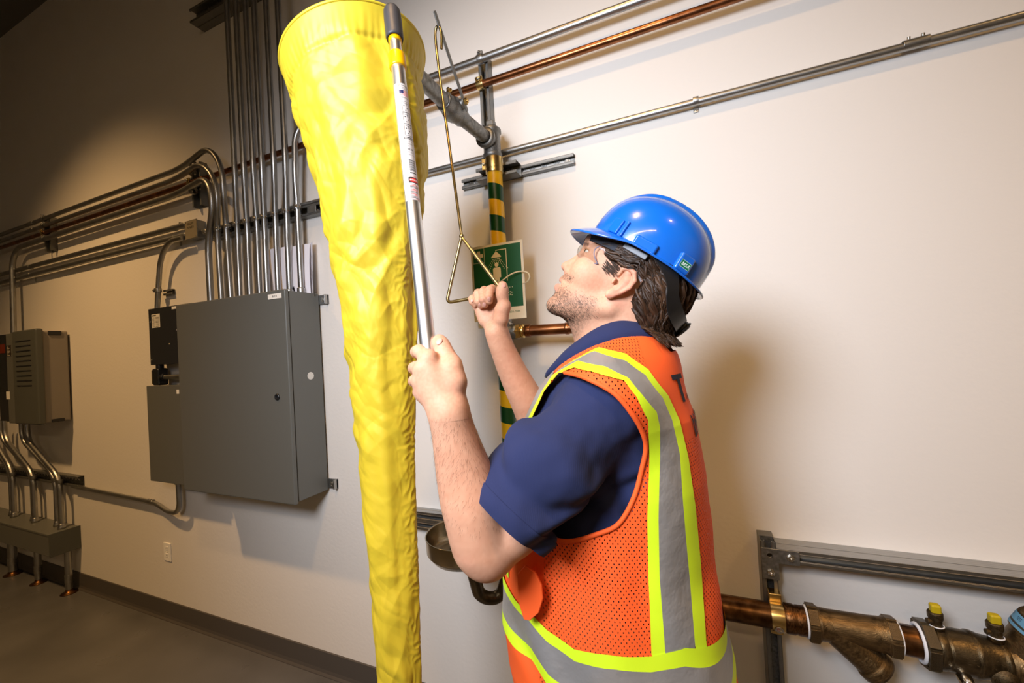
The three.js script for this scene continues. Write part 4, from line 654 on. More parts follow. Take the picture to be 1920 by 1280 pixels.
// laying out the figure from the photograph: the point at distance z from the wall seen at picture position (px, py), and the first point of a surface seen there
camera.updateMatrixWorld();
const FOCAL = 640 / Math.tan(camera.fov * PI / 360), eye = camera.position;
const rayTo = (px, py) => V((px - 960) / FOCAL, (640 - py) / FOCAL, -1).applyQuaternion(camera.quaternion);
const at = (px, py, z) => { const r = rayTo(px, py), k = (z - eye.z) / r.z; return [eye.x + r.x * k, eye.y + r.y * k, z]; };
const seen = (px, py, f) => { const r = rayTo(px, py); let t = 0.45; for (let i = 0; i < 400; i++) { const d = f(eye.x + r.x * t, eye.y + r.y * t, eye.z + r.z * t); if (d < 0.0004 || t > 1.6) break; t += Math.max(d * 0.5, 0.0004); } return [eye.x + r.x * t, eye.y + r.y * t, eye.z + r.z * t]; };

// ---------------------------------------------------------------- the worker
const ZM = 0.69, TILT = 37 * PI / 180, HO = [-0.111, 1.796, ZM], FX = -Math.cos(TILT), FY = Math.sin(TILT);
const YAW = 9 * PI / 180, ROLL = 5 * PI / 180, cy = Math.cos(YAW), sy = Math.sin(YAW), cr = Math.cos(ROLL), sr = Math.sin(ROLL);    // head turned a little to the camera, crown leaning away
// head frame: forward, up, to his left
const hd = (f, u, s = 0) => { const u1 = u * cr + s * sr, s1 = s * cr - u * sr, f2 = f * cy - s1 * sy, s2 = f * sy + s1 * cy; return [HO[0] + FX * f2 + FY * u1, HO[1] + FY * f2 - FX * u1, HO[2] + s2]; };
const toHead = (x, y, z) => { x -= HO[0]; y -= HO[1]; z -= HO[2]; const f2 = FX * x + FY * y, u1 = FY * x - FX * y, f = f2 * cy + z * sy, s1 = z * cy - f2 * sy; return [f, u1 * cr - s1 * sr, s1 * cr + u1 * sr]; };
const both = (fn) => [fn(1), fn(-1)];
const headParts = (() => {
  const skull = union([ell([0.004, 0.020, 0], [0.104, 0.088, 0.076]), ell([0.052, -0.052, 0], [0.062, 0.088, 0.059]), ell([-0.02, -0.03, 0], [0.075, 0.07, 0.068])], 0.03);
  const jaw = union([...both(s => cap([-0.006, -0.088, 0.054 * s], [0.082, -0.138, 0.024 * s], 0.017, 0.0185)), cap([0.0985, -0.1425, -0.011], [0.0985, -0.1425, 0.011], 0.0175), ell([0.045, -0.11, 0], [0.06, 0.045, 0.048])], 0.02);
  const mid = union([ell([0.086, -0.090, 0], [0.0275, 0.034, 0.032]), ...both(s => ell([0.072, -0.052, 0.043 * s], [0.032, 0.027, 0.022])), cap([0.0985, 0.007, -0.03], [0.0985, 0.007, 0.03], 0.0165)], 0.018);
  const nose = union([cap([0.104, -0.016, 0], [0.1215, -0.056, 0], 0.0078, 0.0095), ell([0.1235, -0.0605, 0], [0.0112, 0.0098, 0.0105]), ...both(s => ell([0.1135, -0.0645, 0.0125 * s], [0.0105, 0.0075, 0.0065]))], 0.007);
  const lips = union([...both(s => cap([0.1115, -0.0865, 0.003 * s], [0.098, -0.092, 0.023 * s], 0.0092, 0.006)), ...both(s => cap([0.1125, -0.1075, 0], [0.099, -0.100, 0.022 * s], 0.0088, 0.006))], 0.006);
  const slit = union([ell([0.119, -0.0967, 0], [0.020, 0.0020, 0.025])], 0.001), dents = union([ell([0.1335, -0.0785, 0], [0.0140, 0.0066, 0.018]), ell([0.1285, -0.1195, 0], [0.0125, 0.0066, 0.024])], 0.001);
  const sockets = union(both(s => ell([0.1145, -0.0135, 0.034 * s], [0.0185, 0.0135, 0.0185])), 0.001);
  const lids = union(both(s => union([cap([0.1045, -0.0065, 0.020 * s], [0.0985, -0.0075, 0.044 * s], 0.0042, 0.0036), cap([0.1040, -0.0225, 0.021 * s], [0.0975, -0.0205, 0.043 * s], 0.004, 0.0036)], 0.003)).flat(), 0.001);
  const nostril = union(both(s => cap([0.120, -0.0705, 0.0065 * s], [0.114, -0.066, 0.0065 * s], 0.0034, 0.003)), 0.001);
  const ear = s => { const L = [[0.007, -0.026, 0.0745], [0.006, -0.013, 0.0795], [-0.004, -0.0065, 0.0845], [-0.017, -0.010, 0.0885], [-0.0255, -0.023, 0.090], [-0.0245, -0.038, 0.0885], [-0.016, -0.053, 0.0845], [-0.006, -0.066, 0.079]].map(p => [p[0], p[1], p[2] * s]);
    const rim = limb(L.map((p, i) => [p, [0.0032, 0.0038, 0.0044, 0.0046, 0.0046, 0.0043, 0.0038, 0.0034][i]]), 0.002);
    const inner = limb([[[-0.006, -0.016, 0.080 * s], 0.003], [[-0.0165, -0.025, 0.0845 * s], 0.0036], [[-0.0155, -0.040, 0.084 * s], 0.0036], [[-0.006, -0.052, 0.080 * s], 0.004]], 0.004);
    const plate = limb([[[-0.007, -0.015, 0.0765 * s], 0.0068], [[-0.0135, -0.029, 0.0790 * s], 0.0092], [[-0.008, -0.050, 0.0765 * s], 0.0088], [[0.001, -0.066, 0.0730 * s], 0.0064]], 0.012);
    const lobe = union([ell([0.0005, -0.0665, 0.0755 * s], [0.0095, 0.0095, 0.0058]), cap([-0.006, -0.058, 0.077 * s], [0.002, -0.068, 0.0755 * s], 0.006, 0.0045)], 0.006), tragus = ell([0.0085, -0.0405, 0.0765 * s], [0.0042, 0.0075, 0.0055]);
    const concha = cap([0.0005, -0.036, 0.0925 * s], [0.0005, -0.0475, 0.0905 * s], 0.0078, 0.0066), hole = cap([0.001, -0.042, 0.09 * s], [0.003, -0.042, 0.062 * s], 0.0038);
    const body = union([plate, rim, lobe, tragus, inner], 0.0035); return (x, y, z) => smax(smax(body(x, y, z), -concha(x, y, z), 0.004), -hole(x, y, z), 0.002); };
  const eL0 = ear(1), eR0 = ear(-1), eL = (x, y, z) => eL0(x - 0.008, y, z), eR = (x, y, z) => eR0(x - 0.008, y, z);
  return { skull, jaw, mid, nose, lips, dents, slit, sockets, lids, nostril, ears: (x, y, z) => z > 0 ? eL(x, y, z) : eR(x, y, z) };
})();
const headField = (f, u, s) => {          // in the head frame, with no ears
  const H = headParts; let d = smin(H.skull(f, u, s), H.jaw(f, u, s), 0.028); d = smin(d, H.mid(f, u, s), 0.02);
  if (f > 0.06) { d = smax(d, -H.sockets(f, u, s), 0.012); d = smin(d, H.nose(f, u, s), 0.010); d = smin(d, H.lips(f, u, s), 0.008); d = smax(d, -H.dents(f, u, s), 0.006); d = smax(d, -H.slit(f, u, s), 0.003); d = smin(d, H.lids(f, u, s), 0.004); d = smax(d, -H.nostril(f, u, s), 0.002); }
  return d;
};
// torso rows: height, front x, back x, half width
const TORSO = [[1.68, -0.23, -0.08, 0.08], [1.62, -0.262, -0.052, 0.128], [1.56, -0.300, -0.036, 0.168], [1.50, -0.333, -0.016, 0.186], [1.45, -0.352, -0.010, 0.192], [1.38, -0.372, -0.001, 0.194], [1.30, -0.390, 0.003, 0.194], [1.20, -0.407, 0.006, 0.195], [1.10, -0.409, 0.010, 0.197], [1.00, -0.394, 0.018, 0.200], [0.92, -0.368, 0.022, 0.202], [0.80, -0.335, 0.026, 0.203], [0.7, -0.33, 0.026, 0.203]];
const torsoRow = y => { let i = 0; while (i < TORSO.length - 2 && y < TORSO[i + 1][0]) i++; const a = TORSO[i], b = TORSO[i + 1]; let t = clamp((a[0] - y) / (a[0] - b[0]), 0, 1); return [1, 2, 3].map(k => lerp(a[k], b[k], t)); };
const torsoLoft = (x, y, z) => { const [xf, xb, w] = torsoRow(y), cx = (xf + xb) / 2, a = (xb - xf) / 2; const p = Math.abs(x - cx) / a, q = Math.abs(z - ZM) / w, e = 2.35, k = (p ** e + q ** e) ** (1 / e);
  const side = (k - 1) * (p > q ? lerp(a, w, 0.5 * q / (p + 1e-6)) : lerp(w, a, 0.5 * p / (q + 1e-6))); return smax(side, Math.max(y - 1.63, 0.74 - y), 0.05); };
const shL = [-0.158, 1.520, 0.862], shR = [-0.158, 1.520, 0.518];
const yoke = union([cap([-0.125, 1.600, ZM - 0.03], [-0.150, 1.545, 0.850], 0.066, 0.070), cap([-0.125, 1.600, ZM + 0.03], [-0.150, 1.545, 0.530], 0.066, 0.070)], 0.03);
const torso = (x, y, z) => smin(torsoLoft(x, y, z), yoke(x, y, z), 0.06);
// arms
const elL = at(913, 1033, 0.985), wrL = at(841, 772, 1.022);
const armL = limb([[[-0.185, 1.500, 0.862], 0.046], [elL, 0.0435], [at(889, 955, 0.995), 0.0475], [at(872, 892, 1.000), 0.0425], [at(857, 835, 1.010), 0.0345], [at(847, 795, 1.018), 0.0288], [wrL, 0.0272]], 0.012, 3);
const elR = at(1018, 800, 0.505), wrR = at(931, 622, 0.612);
const armR = limb([[shR, 0.050], [elR, 0.046], [at(987, 748, 0.54), 0.043], [at(958, 690, 0.575), 0.0345], [at(940, 648, 0.60), 0.0285], [wrR, 0.0265]], 0.012, 3);
// left hand: back of the hand to the camera, fingers closing behind the pole, thumb up along it
const handL = (() => {
  const w = at(840, 768, 1.022), mc = [at(804, 672, 1.033), at(793, 693, 1.038), at(789, 714, 1.035), at(793, 735, 1.028)], A = (x, y, z) => at(x, y, z);
  const palm = union([...mc.map((m, i) => cap(w, m, 0.0215, [0.0145, 0.0142, 0.0138, 0.013][i])), cap(at(853, 716, 1.014), at(806, 700, 1.026), 0.0165, 0.013), cap(at(848, 745, 1.016), at(846, 690, 1.014), 0.0195, 0.0155), cap(at(815, 735, 1.018), at(800, 735, 1.02), 0.0175, 0.014)], 0.016);
  const fingers = [[[mc[0], 0.0125], [A(786, 658.5, 1.026), 0.0110], [A(781.5, 659.5, 1.006), 0.0105], [A(787, 664, 0.984), 0.0098], [A(808, 668, 0.980), 0.0088]],
    [[mc[1], 0.0125], [A(781, 689, 1.024), 0.0108], [A(777, 690, 1.008), 0.0104], [A(784, 692, 0.983), 0.0098], [A(808, 694, 0.979), 0.0088]],
    [[mc[2], 0.0122], [A(780, 713, 1.020), 0.0104], [A(777, 714, 1.004), 0.0100], [A(785, 715, 0.982), 0.0094], [A(808, 716, 0.978), 0.0085]],
    [[mc[3], 0.0112], [A(786, 734, 1.013), 0.0094], [A(784, 735, 0.999), 0.0090], [A(793, 736, 0.981), 0.0085], [A(811, 737, 0.979), 0.0076]]].map(j => limb(j, 0.004));
  const thumb = limb([[A(851, 716, 1.012), 0.0185], [A(846, 683, 1.007), 0.0150], [A(834, 660, 1.003), 0.0122], [A(827, 645, 1.000), 0.0112], [A(823, 638, 0.999), 0.0098]], 0.012);
  const fall = union(fingers, 0.0025);
  // tendons and knuckle dimples on the back
  return (x, y, z) => { let d = smin(palm(x, y, z), fall(x, y, z), 0.007); d = smin(d, thumb(x, y, z), 0.010); return d; };
})();
// right hand: palm to the camera, finger tips folded over the bar of the triangular handle, thumb up
const handR = (() => {
  const A = (x, y, z) => at(x, y, z), w = at(931, 620, 0.612), mc = [A(927, 563, 0.594), A(915, 563, 0.590), A(903, 566, 0.590), A(894, 573, 0.594)];
  const palm = union([...mc.map((m, i) => cap(w, m, 0.0195, [0.0135, 0.0135, 0.013, 0.0125][i])), cap(A(938, 600, 0.622), A(939, 582, 0.624), 0.0185, 0.0175), cap(A(908, 600, 0.614), A(901, 582, 0.612), 0.0155, 0.0145)], 0.014);
  const fingers = [[[mc[0], 0.0120], [A(923, 541.5, 0.618), 0.0112], [A(918.5, 543, 0.636), 0.0108], [A(916.5, 556, 0.648), 0.0103], [A(917.5, 564, 0.646), 0.0092]],
    [[mc[1], 0.0120], [A(908, 544.5, 0.616), 0.0112], [A(905.5, 547, 0.634), 0.0108], [A(906, 561, 0.647), 0.0103], [A(909.5, 571, 0.640), 0.0092]],
    [[mc[2], 0.0116], [A(896.5, 549, 0.614), 0.0107], [A(895, 551, 0.631), 0.0103], [A(897, 565, 0.641), 0.0098], [A(901.5, 573, 0.634), 0.0088]],
    [[mc[3], 0.0106], [A(887, 559, 0.613), 0.0096], [A(885, 560, 0.626), 0.0092], [A(886, 566, 0.634), 0.0086], [A(890, 571, 0.630), 0.0078]]].map(j => limb(j, 0.004));
  const thumb = limb([[A(940, 597, 0.622), 0.018], [A(945.5, 574, 0.624), 0.0148], [A(941.5, 552, 0.630), 0.0128], [A(942, 541, 0.632), 0.0122], [A(942.5, 534.5, 0.631), 0.0098]], 0.012), fall = union(fingers, 0.002);
  return (x, y, z) => smin(smin(palm(x, y, z), fall(x, y, z), 0.006), thumb(x, y, z), 0.009);
})();
const neckA = cap(hd(-0.035, -0.065), [-0.120, 1.585, ZM], 0.060, 0.066), neckB = cap(hd(0.022, -0.118), [-0.178, 1.605, ZM], 0.046, 0.050);
const headWorld = (x, y, z) => { const [f, u, s] = toHead(x, y, z); let d = headField(f, u, s); d = smin(d, smin(neckA(x, y, z), neckB(x, y, z), 0.03), 0.022); const e = headParts.ears(f, u, s); return smin(d, e, 0.005); };
const torsoSkin = (x, y, z) => torso(x, y, z) + 0.027;
const skin = (x, y, z) => {
  let d = smin(torsoSkin(x, y, z), smin(neckA(x, y, z), neckB(x, y, z), 0.03), 0.03);
  if (z > 0.8) d = smin(d, armL(x, y, z), 0.03); if (z < 0.75) d = smin(d, armR(x, y, z), 0.03);
  if (y > 1.6 && z > 0.56 && z < 0.82 && x > -0.33) d = smin(d, headWorld(x, y, z), 0.01);
  if (z > 0.94 && y > 1.48) d = smin(d, handL(x, y, z), 0.014);
  if (z > 0.55 && z < 0.7 && x < -0.36 && y > 1.64) d = smin(d, handR(x, y, z), 0.014);
  return d;
};
const person = thing('person', 'person in blue hard hat and orange safety vest gripping the pole and the shower handle', 'person', [-0.18, 0, ZM]);
{ // skin: body, head and hands are one surface meshed on grids of their own
  const tone = (x, y, z) => {
    const n = 0.05 * fbm(x * 40, y * 40, z * 40, 3) + 0.05 * noise(x * 9, y * 9, z * 9) + 0.05 * noise(x * 230, y * 230, z * 230); let c = [0.63 + n, 0.335 + n * 0.9, 0.215 + n * 0.7];
    const [f, u, s] = toHead(x, y, z), mix = (k, t) => { c = c.map((v, i) => lerp(v, t[i], clamp(k, 0, 1))); };
    if (z > 0.55 && z < 0.83 && f > -0.08 && u > -0.2 && y > 1.6 && x > -0.34) {
      // stubble on chin, jaw, upper lip and throat
      const g = 0.5 + 1.1 * noise(f * 330, u * 330, s * 330) + 0.5 * noise(f * 150, u * 150, s * 150);
      let k = smooth(0.004, 0.03, f) * smooth(-0.088, -0.118, u - 0.28 * (0.07 - f) * (f < 0.07 ? 1 : 0)) ;
      k = Math.max(k, smooth(0.085, 0.1, f) * smooth(-0.070, -0.076, u) * smooth(-0.0905, -0.086, u) * 0.9);
      if (f > 0.1 && u > -0.116 && u < -0.0885 && Math.abs(s) < 0.024) { mix(0.6, [0.50, 0.22, 0.17]); k = 0; }
      k *= smooth(-0.215, -0.165, u + 0.0 * f) * 0.5 + 0.5;
      mix(k * (0.22 + 0.60 * clamp(g, 0, 1)), [0.125, 0.085, 0.058]);
      if (f > 0.095 && u > -0.075 && u < -0.045 && Math.abs(s) < 0.022) mix(0.3, [0.62, 0.25, 0.18]);
      if (Math.abs(s) > 0.066 && f < 0.012 && f > -0.03 && u < 0 && u > -0.08) mix(0.35 * smooth(0.075, 0.088, Math.abs(s)) + 0.2 * smooth(-0.055, -0.07, u), [0.62, 0.22, 0.16]);
      if (f > 0.09 && u > -0.004 && u < 0.009 && Math.abs(s) > 0.014 && Math.abs(s) < 0.046) mix(0.75 * clamp(0.6 + noise(f * 500, u * 200, s * 300), 0, 1), [0.07, 0.045, 0.03]);   // eyebrows
    } else if (x < -0.3) { const red = smooth(0.1, 0.5, noise(x * 26, y * 26, z * 26)); mix(0.2 * red, [0.60, 0.25, 0.16]); }
    return c;
  };
  const S = [];
  const inBox = (b, x, y, z) => Math.min(x - b[0][0], b[1][0] - x, y - b[0][1], b[1][1] - y, z - b[0][2], b[1][2] - z);
  const HB = [[-0.285, 1.63, 0.575], [0.06, 1.95, 0.805]], LB = [[-0.47, 1.545, 0.94], [-0.27, 1.76, 1.10]], RB = [[-0.56, 1.685, 0.555], [-0.40, 1.87, 0.70]];
  const grow = b => [b[0].map(v => v - 0.012), b[1].map(v => v + 0.012)];
  const boxes = [HB, LB, RB], rough = net(skin, [-0.58, 0.84, 0.42], [0.05, 1.80, 1.10], 0.0065);
  S.push(meshOf(rough, { keep: (x, y, z) => -Math.max(...boxes.map(b => inBox(b, x, y, z))) + 0.002, color: tone }));
  for (const [b, h] of [[HB, 0.0024], [LB, 0.0022], [RB, 0.0022]]) { const g = grow(b); S.push(meshOf(net(skin, g[0], g[1], h), { keep: (x, y, z) => inBox(b, x, y, z) + 0.001, color: tone })); }
  const g = mergeGeometries(S);
  part(person, 'body', g, new THREE.MeshPhysicalMaterial({ vertexColors: true, roughness: 0.58, specularIntensity: 0.7 }), 'bare arms, hands and stubbled face');
  const skinBody = person.children[0];
  for (const s of [1, -1]) {
    const e = part(person, 'eye', ball(0.0120, hd(0.0905, -0.0145, 0.0318 * s), 28), std({ color: 0xcfc6be, roughness: 0.2 }));
    part(e, 'iris', along(lathe([[0.0001, 0.0136], [0.0036, 0.0131], [0.0060, 0.0117], [0.0064, 0.0104]], 24), hd(0.0905, -0.0145, 0.0318 * s), [FX + FY * 0.25, FY - FX * 0.25, 0.05 * s]), std({ color: 0x3a2414, roughness: 0.15 }));
  }
  const nail = std({ color: new THREE.Color().setRGB(0.62, 0.33, 0.26), roughness: 0.45 });
  const nailAt = (px, py, f, r, w, h, roll) => { const p = seen(px, py, f), e = 0.0008, n = V(f(p[0] + e, p[1], p[2]) - f(p[0] - e, p[1], p[2]), f(p[0], p[1] + e, p[2]) - f(p[0], p[1] - e, p[2]), f(p[0], p[1], p[2] + e) - f(p[0], p[1], p[2] - e)).normalize();
    const u = V(Math.sin(roll), Math.cos(roll), 0); u.addScaledVector(n, -u.dot(n)).normalize(); const m = new THREE.Matrix4().makeBasis(u.clone().cross(n), u, n).setPosition(...p);
    return new THREE.SphereGeometry(1, 16, 8).scale(w, h, 0.0016).applyMatrix4(m); };
  for (const a of [[823.5, 640, handL, 0, 0.0052, 0.0066, 0.4], [917, 561, handR, 0, 0.005, 0.0065, 0], [908, 571, handR, 0, 0.005, 0.0065, 0], [900, 572, handR, 0, 0.0046, 0.006, 0], [885, 563, handR, 0, 0.004, 0.0052, 0], [944.5, 534, handR, 0, 0.005, 0.0075, 0]]) part(person, 'fingernail', nailAt(...a), nail);
}
{ // polo shirt
  const hemC = V(...at(951, 976, 0.975)), ax = V(...elL).sub(V(...shL)).normalize();
  const slL = limb([[[-0.182, 1.502, 0.866], 0.068], [at(1028, 872, 0.925), 0.081], [at(958, 960, 0.965), 0.0735], [at(905, 1035, 0.99), 0.069]], 0.03), slR = limb([[shR, 0.074], [[-0.30, 1.45, 0.50], 0.076], [elR, 0.074]], 0.02);
  const shirt = (x, y, z) => {
    let d = torso(x, y, z) + 0.004; if (z > 0.74) d = smin(d, slL(x, y, z), 0.028); if (z < 0.64) d = smin(d, slR(x, y, z), 0.028);
    if (z > 0.8) { const q = V(x, y, z).sub(V(...shL)), t = q.dot(ax), r = (x + y) * 7; d += 0.0058 * Math.sin(t * 58 + 9 * noise(x * 6, y * 6, z * 6) + (x - y) * 22) * smooth(0.02, 0.10, t) * smooth(0.30, 0.16, t) + 0.005 * noise(x * 13 + 2, y * 13, z * 13) + 0.002 * noise(x * 34, y * 34, z * 34);
      // the fold running down from the armpit
      const fx = x + 0.165, fy = y - 1.37; d += 0.010 * Math.exp(-((fy - 0.45 * fx - 0.01) ** 2) / 0.00016) * smooth(-0.20, -0.08, fx) * smooth(0.16, 0.06, fx); }
    return d;
  };
  const S = net(shirt, [-0.46, 0.84, 0.38], [0.06, 1.69, 1.09], 0.0055);
  const hemL = (x, y, z) => z > 0.8 ? -((x - hemC.x) * ax.x + (y - hemC.y) * ax.y + (z - hemC.z) * ax.z + 0.012 * ((x - hemC.x) * 2 - (y - hemC.y))) : 1;
  const hemR = (x, y, z) => z < 0.56 ? 0.02 - (elR[0] * -1 + x < 0 ? 0 : 0) + (x - elR[0] - 0.045) : 1;
  const neckCut = (x, y, z) => 1.648 - y + 0.28 * (x + 0.15);
  const navy = std({ color: new THREE.Color().setRGB(0.012, 0.020, 0.078), roughness: 0.95, side: THREE.DoubleSide, bumpMap: dataTex(64, (u, v, i, j) => grey(128 + ((i + j) % 4 < 2 ? 40 : -40))), bumpScale: 0.0003 });
  const uvF = (x, y, z) => [(x - y) * 14, (x + y) * 14];
  const t = part(person, 'polo_shirt', meshOf(S, { keep: (x, y, z) => Math.min(hemL(x, y, z), hemR(x, y, z), neckCut(x, y, z)), uv: uvF }), navy, 'navy blue polo shirt');
  part(t, 'sleeve_hem', meshOf(S, { lift: 0.0022, keep: (x, y, z) => { const h = hemL(x, y, z); return z > 0.8 ? Math.min(h + 0.001, 0.026 - h) : -1; }, uv: uvF }), navy);
  // turned-up collar: a band round the neck
  const rows = [], cu = [[1030, 700, 0.725], [1034, 690, 0.745], [1058, 660, 0.768], [1090, 634, 0.778], [1125, 612, 0.775], [1162, 601, 0.765], [1200, 606, 0.75], [1228, 622, 0.72]].map(p => at(...p));
  const lo = [[1034, 712, 0.742], [1040, 702, 0.765], [1070, 681, 0.792], [1105, 662, 0.800], [1140, 647, 0.795], [1175, 637, 0.785], [1215, 640, 0.76], [1240, 652, 0.725]].map(p => at(...p));
  const full = P => { const L = P.map(p => V(...p)), back = V(L[L.length - 1].x + 0.006, L[L.length - 1].y - 0.003, ZM); const R = L.map(p => V(p.x, p.y, 2 * ZM - p.z)).reverse(); return spline([...L, back, ...R], 120); };
  const top = full(cu), bot = full(lo), pos = [], idx = [], uvs = [], K = 7;
  top.forEach((p, i) => { const b = bot[i], out = V(p.x + 0.15, 0, p.z - ZM).normalize();
    for (let k = 0; k < K; k++) { const s = k / (K - 1), q = p.clone().lerp(b, s).addScaledVector(out, 0.010 * Math.sin(s * PI) + 0.003); pos.push(q.x, q.y, q.z); uvs.push(i * 0.05, s * 0.5); }
    for (let k = K - 1; k >= 0; k--) { const s = k / (K - 1), q = p.clone().lerp(b, s).addScaledVector(out, 0.010 * Math.sin(s * PI) - 0.0015); pos.push(q.x, q.y - 0.001, q.z); uvs.push(i * 0.05, s * 0.5); } });
  const W2 = 2 * K; for (let i = 0; i < top.length - 1; i++) for (let k = 0; k < W2; k++) { const a = i * W2 + k, b = i * W2 + (k + 1) % W2; idx.push(a, b, a + W2, a + W2, b, b + W2); }
  const g = new THREE.BufferGeometry(); g.setAttribute('position', new THREE.Float32BufferAttribute(pos, 3)); g.setAttribute('uv', new THREE.Float32BufferAttribute(uvs, 2)); g.setIndex(idx); g.computeVertexNormals();
  part(t, 'collar', g, navy, 'navy polo collar');
}
{ // safety vest
  const vest = (x, y, z) => torso(x, y, z) - 0.011 - 0.016 * smooth(1.15, 0.9, y) + 0.0045 * noise(x * 9, y * 5, z * 9 + 4) + 0.0035 * Math.sin((x * 0.75 + y * 0.35) * 62 + 5 * noise(x * 5, y * 5, z * 5)) * smooth(1.36, 1.22, y) * smooth(0.98, 1.08, y) * (z > ZM ? 1 : 0.3);
  const S = net(vest, [-0.45, 0.82, 0.44], [0.08, 1.70, 0.95], 0.005);
  const P = list => list.map(([a, b]) => { const p = seen(a, b, vest); return [p[0], p[1]]; });
  const edge = [[1059, 698], [1099, 709], [1152, 738], [1184, 775], [1205, 812], [1211, 839], [1203, 881], [1190, 929], [1168, 972], [1152, 988], [1120, 1001], [1073, 1014], [1043, 1012]];
  const hole = P(edge); hole.push([-0.275, 1.33], [-0.308, 1.42], [-0.305, 1.50], [-0.270, 1.565], [-0.235, 1.60], [-0.22, 1.65]); const holeD = polyDist([...hole.slice(0, -1), ]);
  const arm = (x, y, z) => Math.abs(z - ZM) > 0.055 ? -holeD(x, y) : 1;
  const nk = [[1028, 708], [1060, 682], [1090, 664], [1123, 647], [1160, 634], [1200, 628], [1236, 634], [1256, 660]].map(p => at(...p, 0.77)); const neckD = polyDist([[-0.6, 1.62], ...nk.map(p => [p[0], p[1]]), [0.3, 1.66], [0.3, 0], [-0.6, 0]]);
  const hem = (x, y) => y - 0.855;
  const shape = (x, y, z) => Math.min(arm(x, y, z), neckD(x, y), hem(x, y));
  const uvV = (x, y, z) => [Math.atan2(z - ZM, x + 0.18) * 0.235, y];
  const d = new Uint8Array(32 * 32 * 4); for (let j = 0; j < 32; j++) for (let i = 0; i < 32; i++) { const k = (j * 32 + i) * 4; let h = 0; for (const [a, b] of [[8, 8], [24, 24]]) h = Math.max(h, Math.hypot((i - a) / 3.7, (j - b) / 4.5) < 1 ? 1 : 0); d[k] = 255; d[k + 1] = 255; d[k + 2] = 255; d[k + 3] = h ? 0 : 255; }
  const holes = new THREE.DataTexture(d, 32, 32); holes.wrapS = holes.wrapT = THREE.RepeatWrapping; holes.magFilter = THREE.LinearFilter; holes.repeat.set(1 / 0.0098, 1 / 0.0112); holes.needsUpdate = true; holes.colorSpace = THREE.SRGBColorSpace;
  const orange = new THREE.Color().setRGB(0.93, 0.115, 0.014);
  const meshM = std({ color: orange, roughness: 0.75, map: holes, alphaTest: 0.5, side: THREE.DoubleSide });
  const solidM = std({ color: orange, roughness: 0.75, side: THREE.DoubleSide }), lime = std({ color: new THREE.Color().setRGB(0.66, 0.93, 0.018), roughness: 0.6, side: THREE.DoubleSide });
  const silver = std({ color: new THREE.Color().setRGB(0.40, 0.395, 0.39), roughness: 0.40, metalness: 0.5, side: THREE.DoubleSide, bumpMap: noiseTex(5, 160, 5, 256, 4), bumpScale: 0.004 });
  const front = (x, y, z) => -(x + 0.285) + 0.10 * (y - 1.1), yokeTop = (x, y, z) => Math.max(polyDist([[-0.12, 1.72], [-0.075, 1.605], [-0.055, 1.47], [0.2, 1.47], [0.2, 1.72]])(x, y), -1);
  const solidZone = (x, y, z) => Math.max(front(x, y, z), yokeTop(x, y, z));
  const t = part(person, 'safety_vest', meshOf(S, { keep: (x, y, z) => Math.min(shape(x, y, z), -solidZone(x, y, z)), uv: uvV }), meshM, 'orange mesh safety vest');
  part(t, 'solid_panel', meshOf(S, { keep: (x, y, z) => Math.min(shape(x, y, z), solidZone(x, y, z) + 0.0005), uv: uvV }), solidM, 'solid orange cloth panel');
  // upright stripes over each shoulder: lime, silver, lime
  const R1 = P([[1123, 650], [1174, 662], [1216, 691], [1253, 739], [1275, 787], [1291, 855], [1304, 945], [1314, 1051], [1325, 1210]]), R2 = P([[1052, 690], [1115, 657], [1174, 675], [1211, 702], [1243, 744], [1261, 787], [1275, 850], [1280, 929], [1288, 1025], [1304, 1213]]);
  const L2 = P([[1036, 703], [1086, 675], [1136, 686], [1179, 707], [1205, 739], [1232, 771], [1238, 800], [1238, 855], [1235, 972], [1237, 1078], [1248, 1225]]), L1 = P([[1036, 713], [1060, 694], [1078, 688], [1112, 696], [1171, 712], [1195, 744], [1216, 787], [1218, 855], [1214, 972], [1216, 1078], [1222, 1228]]);
  const strip = (a, b) => polyDist([...a, ...b.slice().reverse()]);
  const off = (x, y, z) => Math.abs(z - ZM) > 0.02 ? 1 : -1, lim = (x, y, z) => Math.min(shape(x, y, z), off(x, y, z));
  const stripes = [[strip(R1, R2), lime, 'lime reflective stripe', 'lime_stripe'], [strip(R2, L2), silver, 'silver reflective stripe', 'reflective_stripe'], [strip(L2, L1), lime, 'lime reflective stripe', 'lime_stripe']];
  const fr = (x, y, z, c, w, s0 = 1) => Math.min(w - Math.abs(Math.abs(z - ZM) - c), -0.255 - x, 1.62 - y, y - 1.19, s0);      // the same stripes running down the chest
  stripes.forEach(([f, m, label, name], i) => [1, -1].forEach(s => part(t, name, meshOf(S, { lift: 0.003, keep: (x, y, z) => Math.min(lim(x, y, z), f(x, y), (z - ZM) * s), uv: uvV }), m, label)));
  stripes.forEach(([f, m, label, name], i) => [1, -1].forEach(s => part(t, 'chest_' + name, meshOf(S, { lift: 0.003, keep: (x, y, z) => (z - ZM) * s > 0 ? Math.min(lim(x, y, z), -f(x, y), fr(x, y, z, [0.062, 0.1, 0.138][i], [0.011, 0.027, 0.011][i])) : -1, uv: uvV }), m, label)));
  // the band round the waist: lime, silver, lime
  const w1 = P([[954, 1097], [1000, 1150], [1028, 1179], [1078, 1214], [1142, 1224], [1222, 1227], [1285, 1211], [1352, 1184]]), w2 = P([[954, 1114], [993, 1160], [1028, 1201], [1078, 1236], [1153, 1251], [1222, 1256], [1285, 1245], [1356, 1216]]);
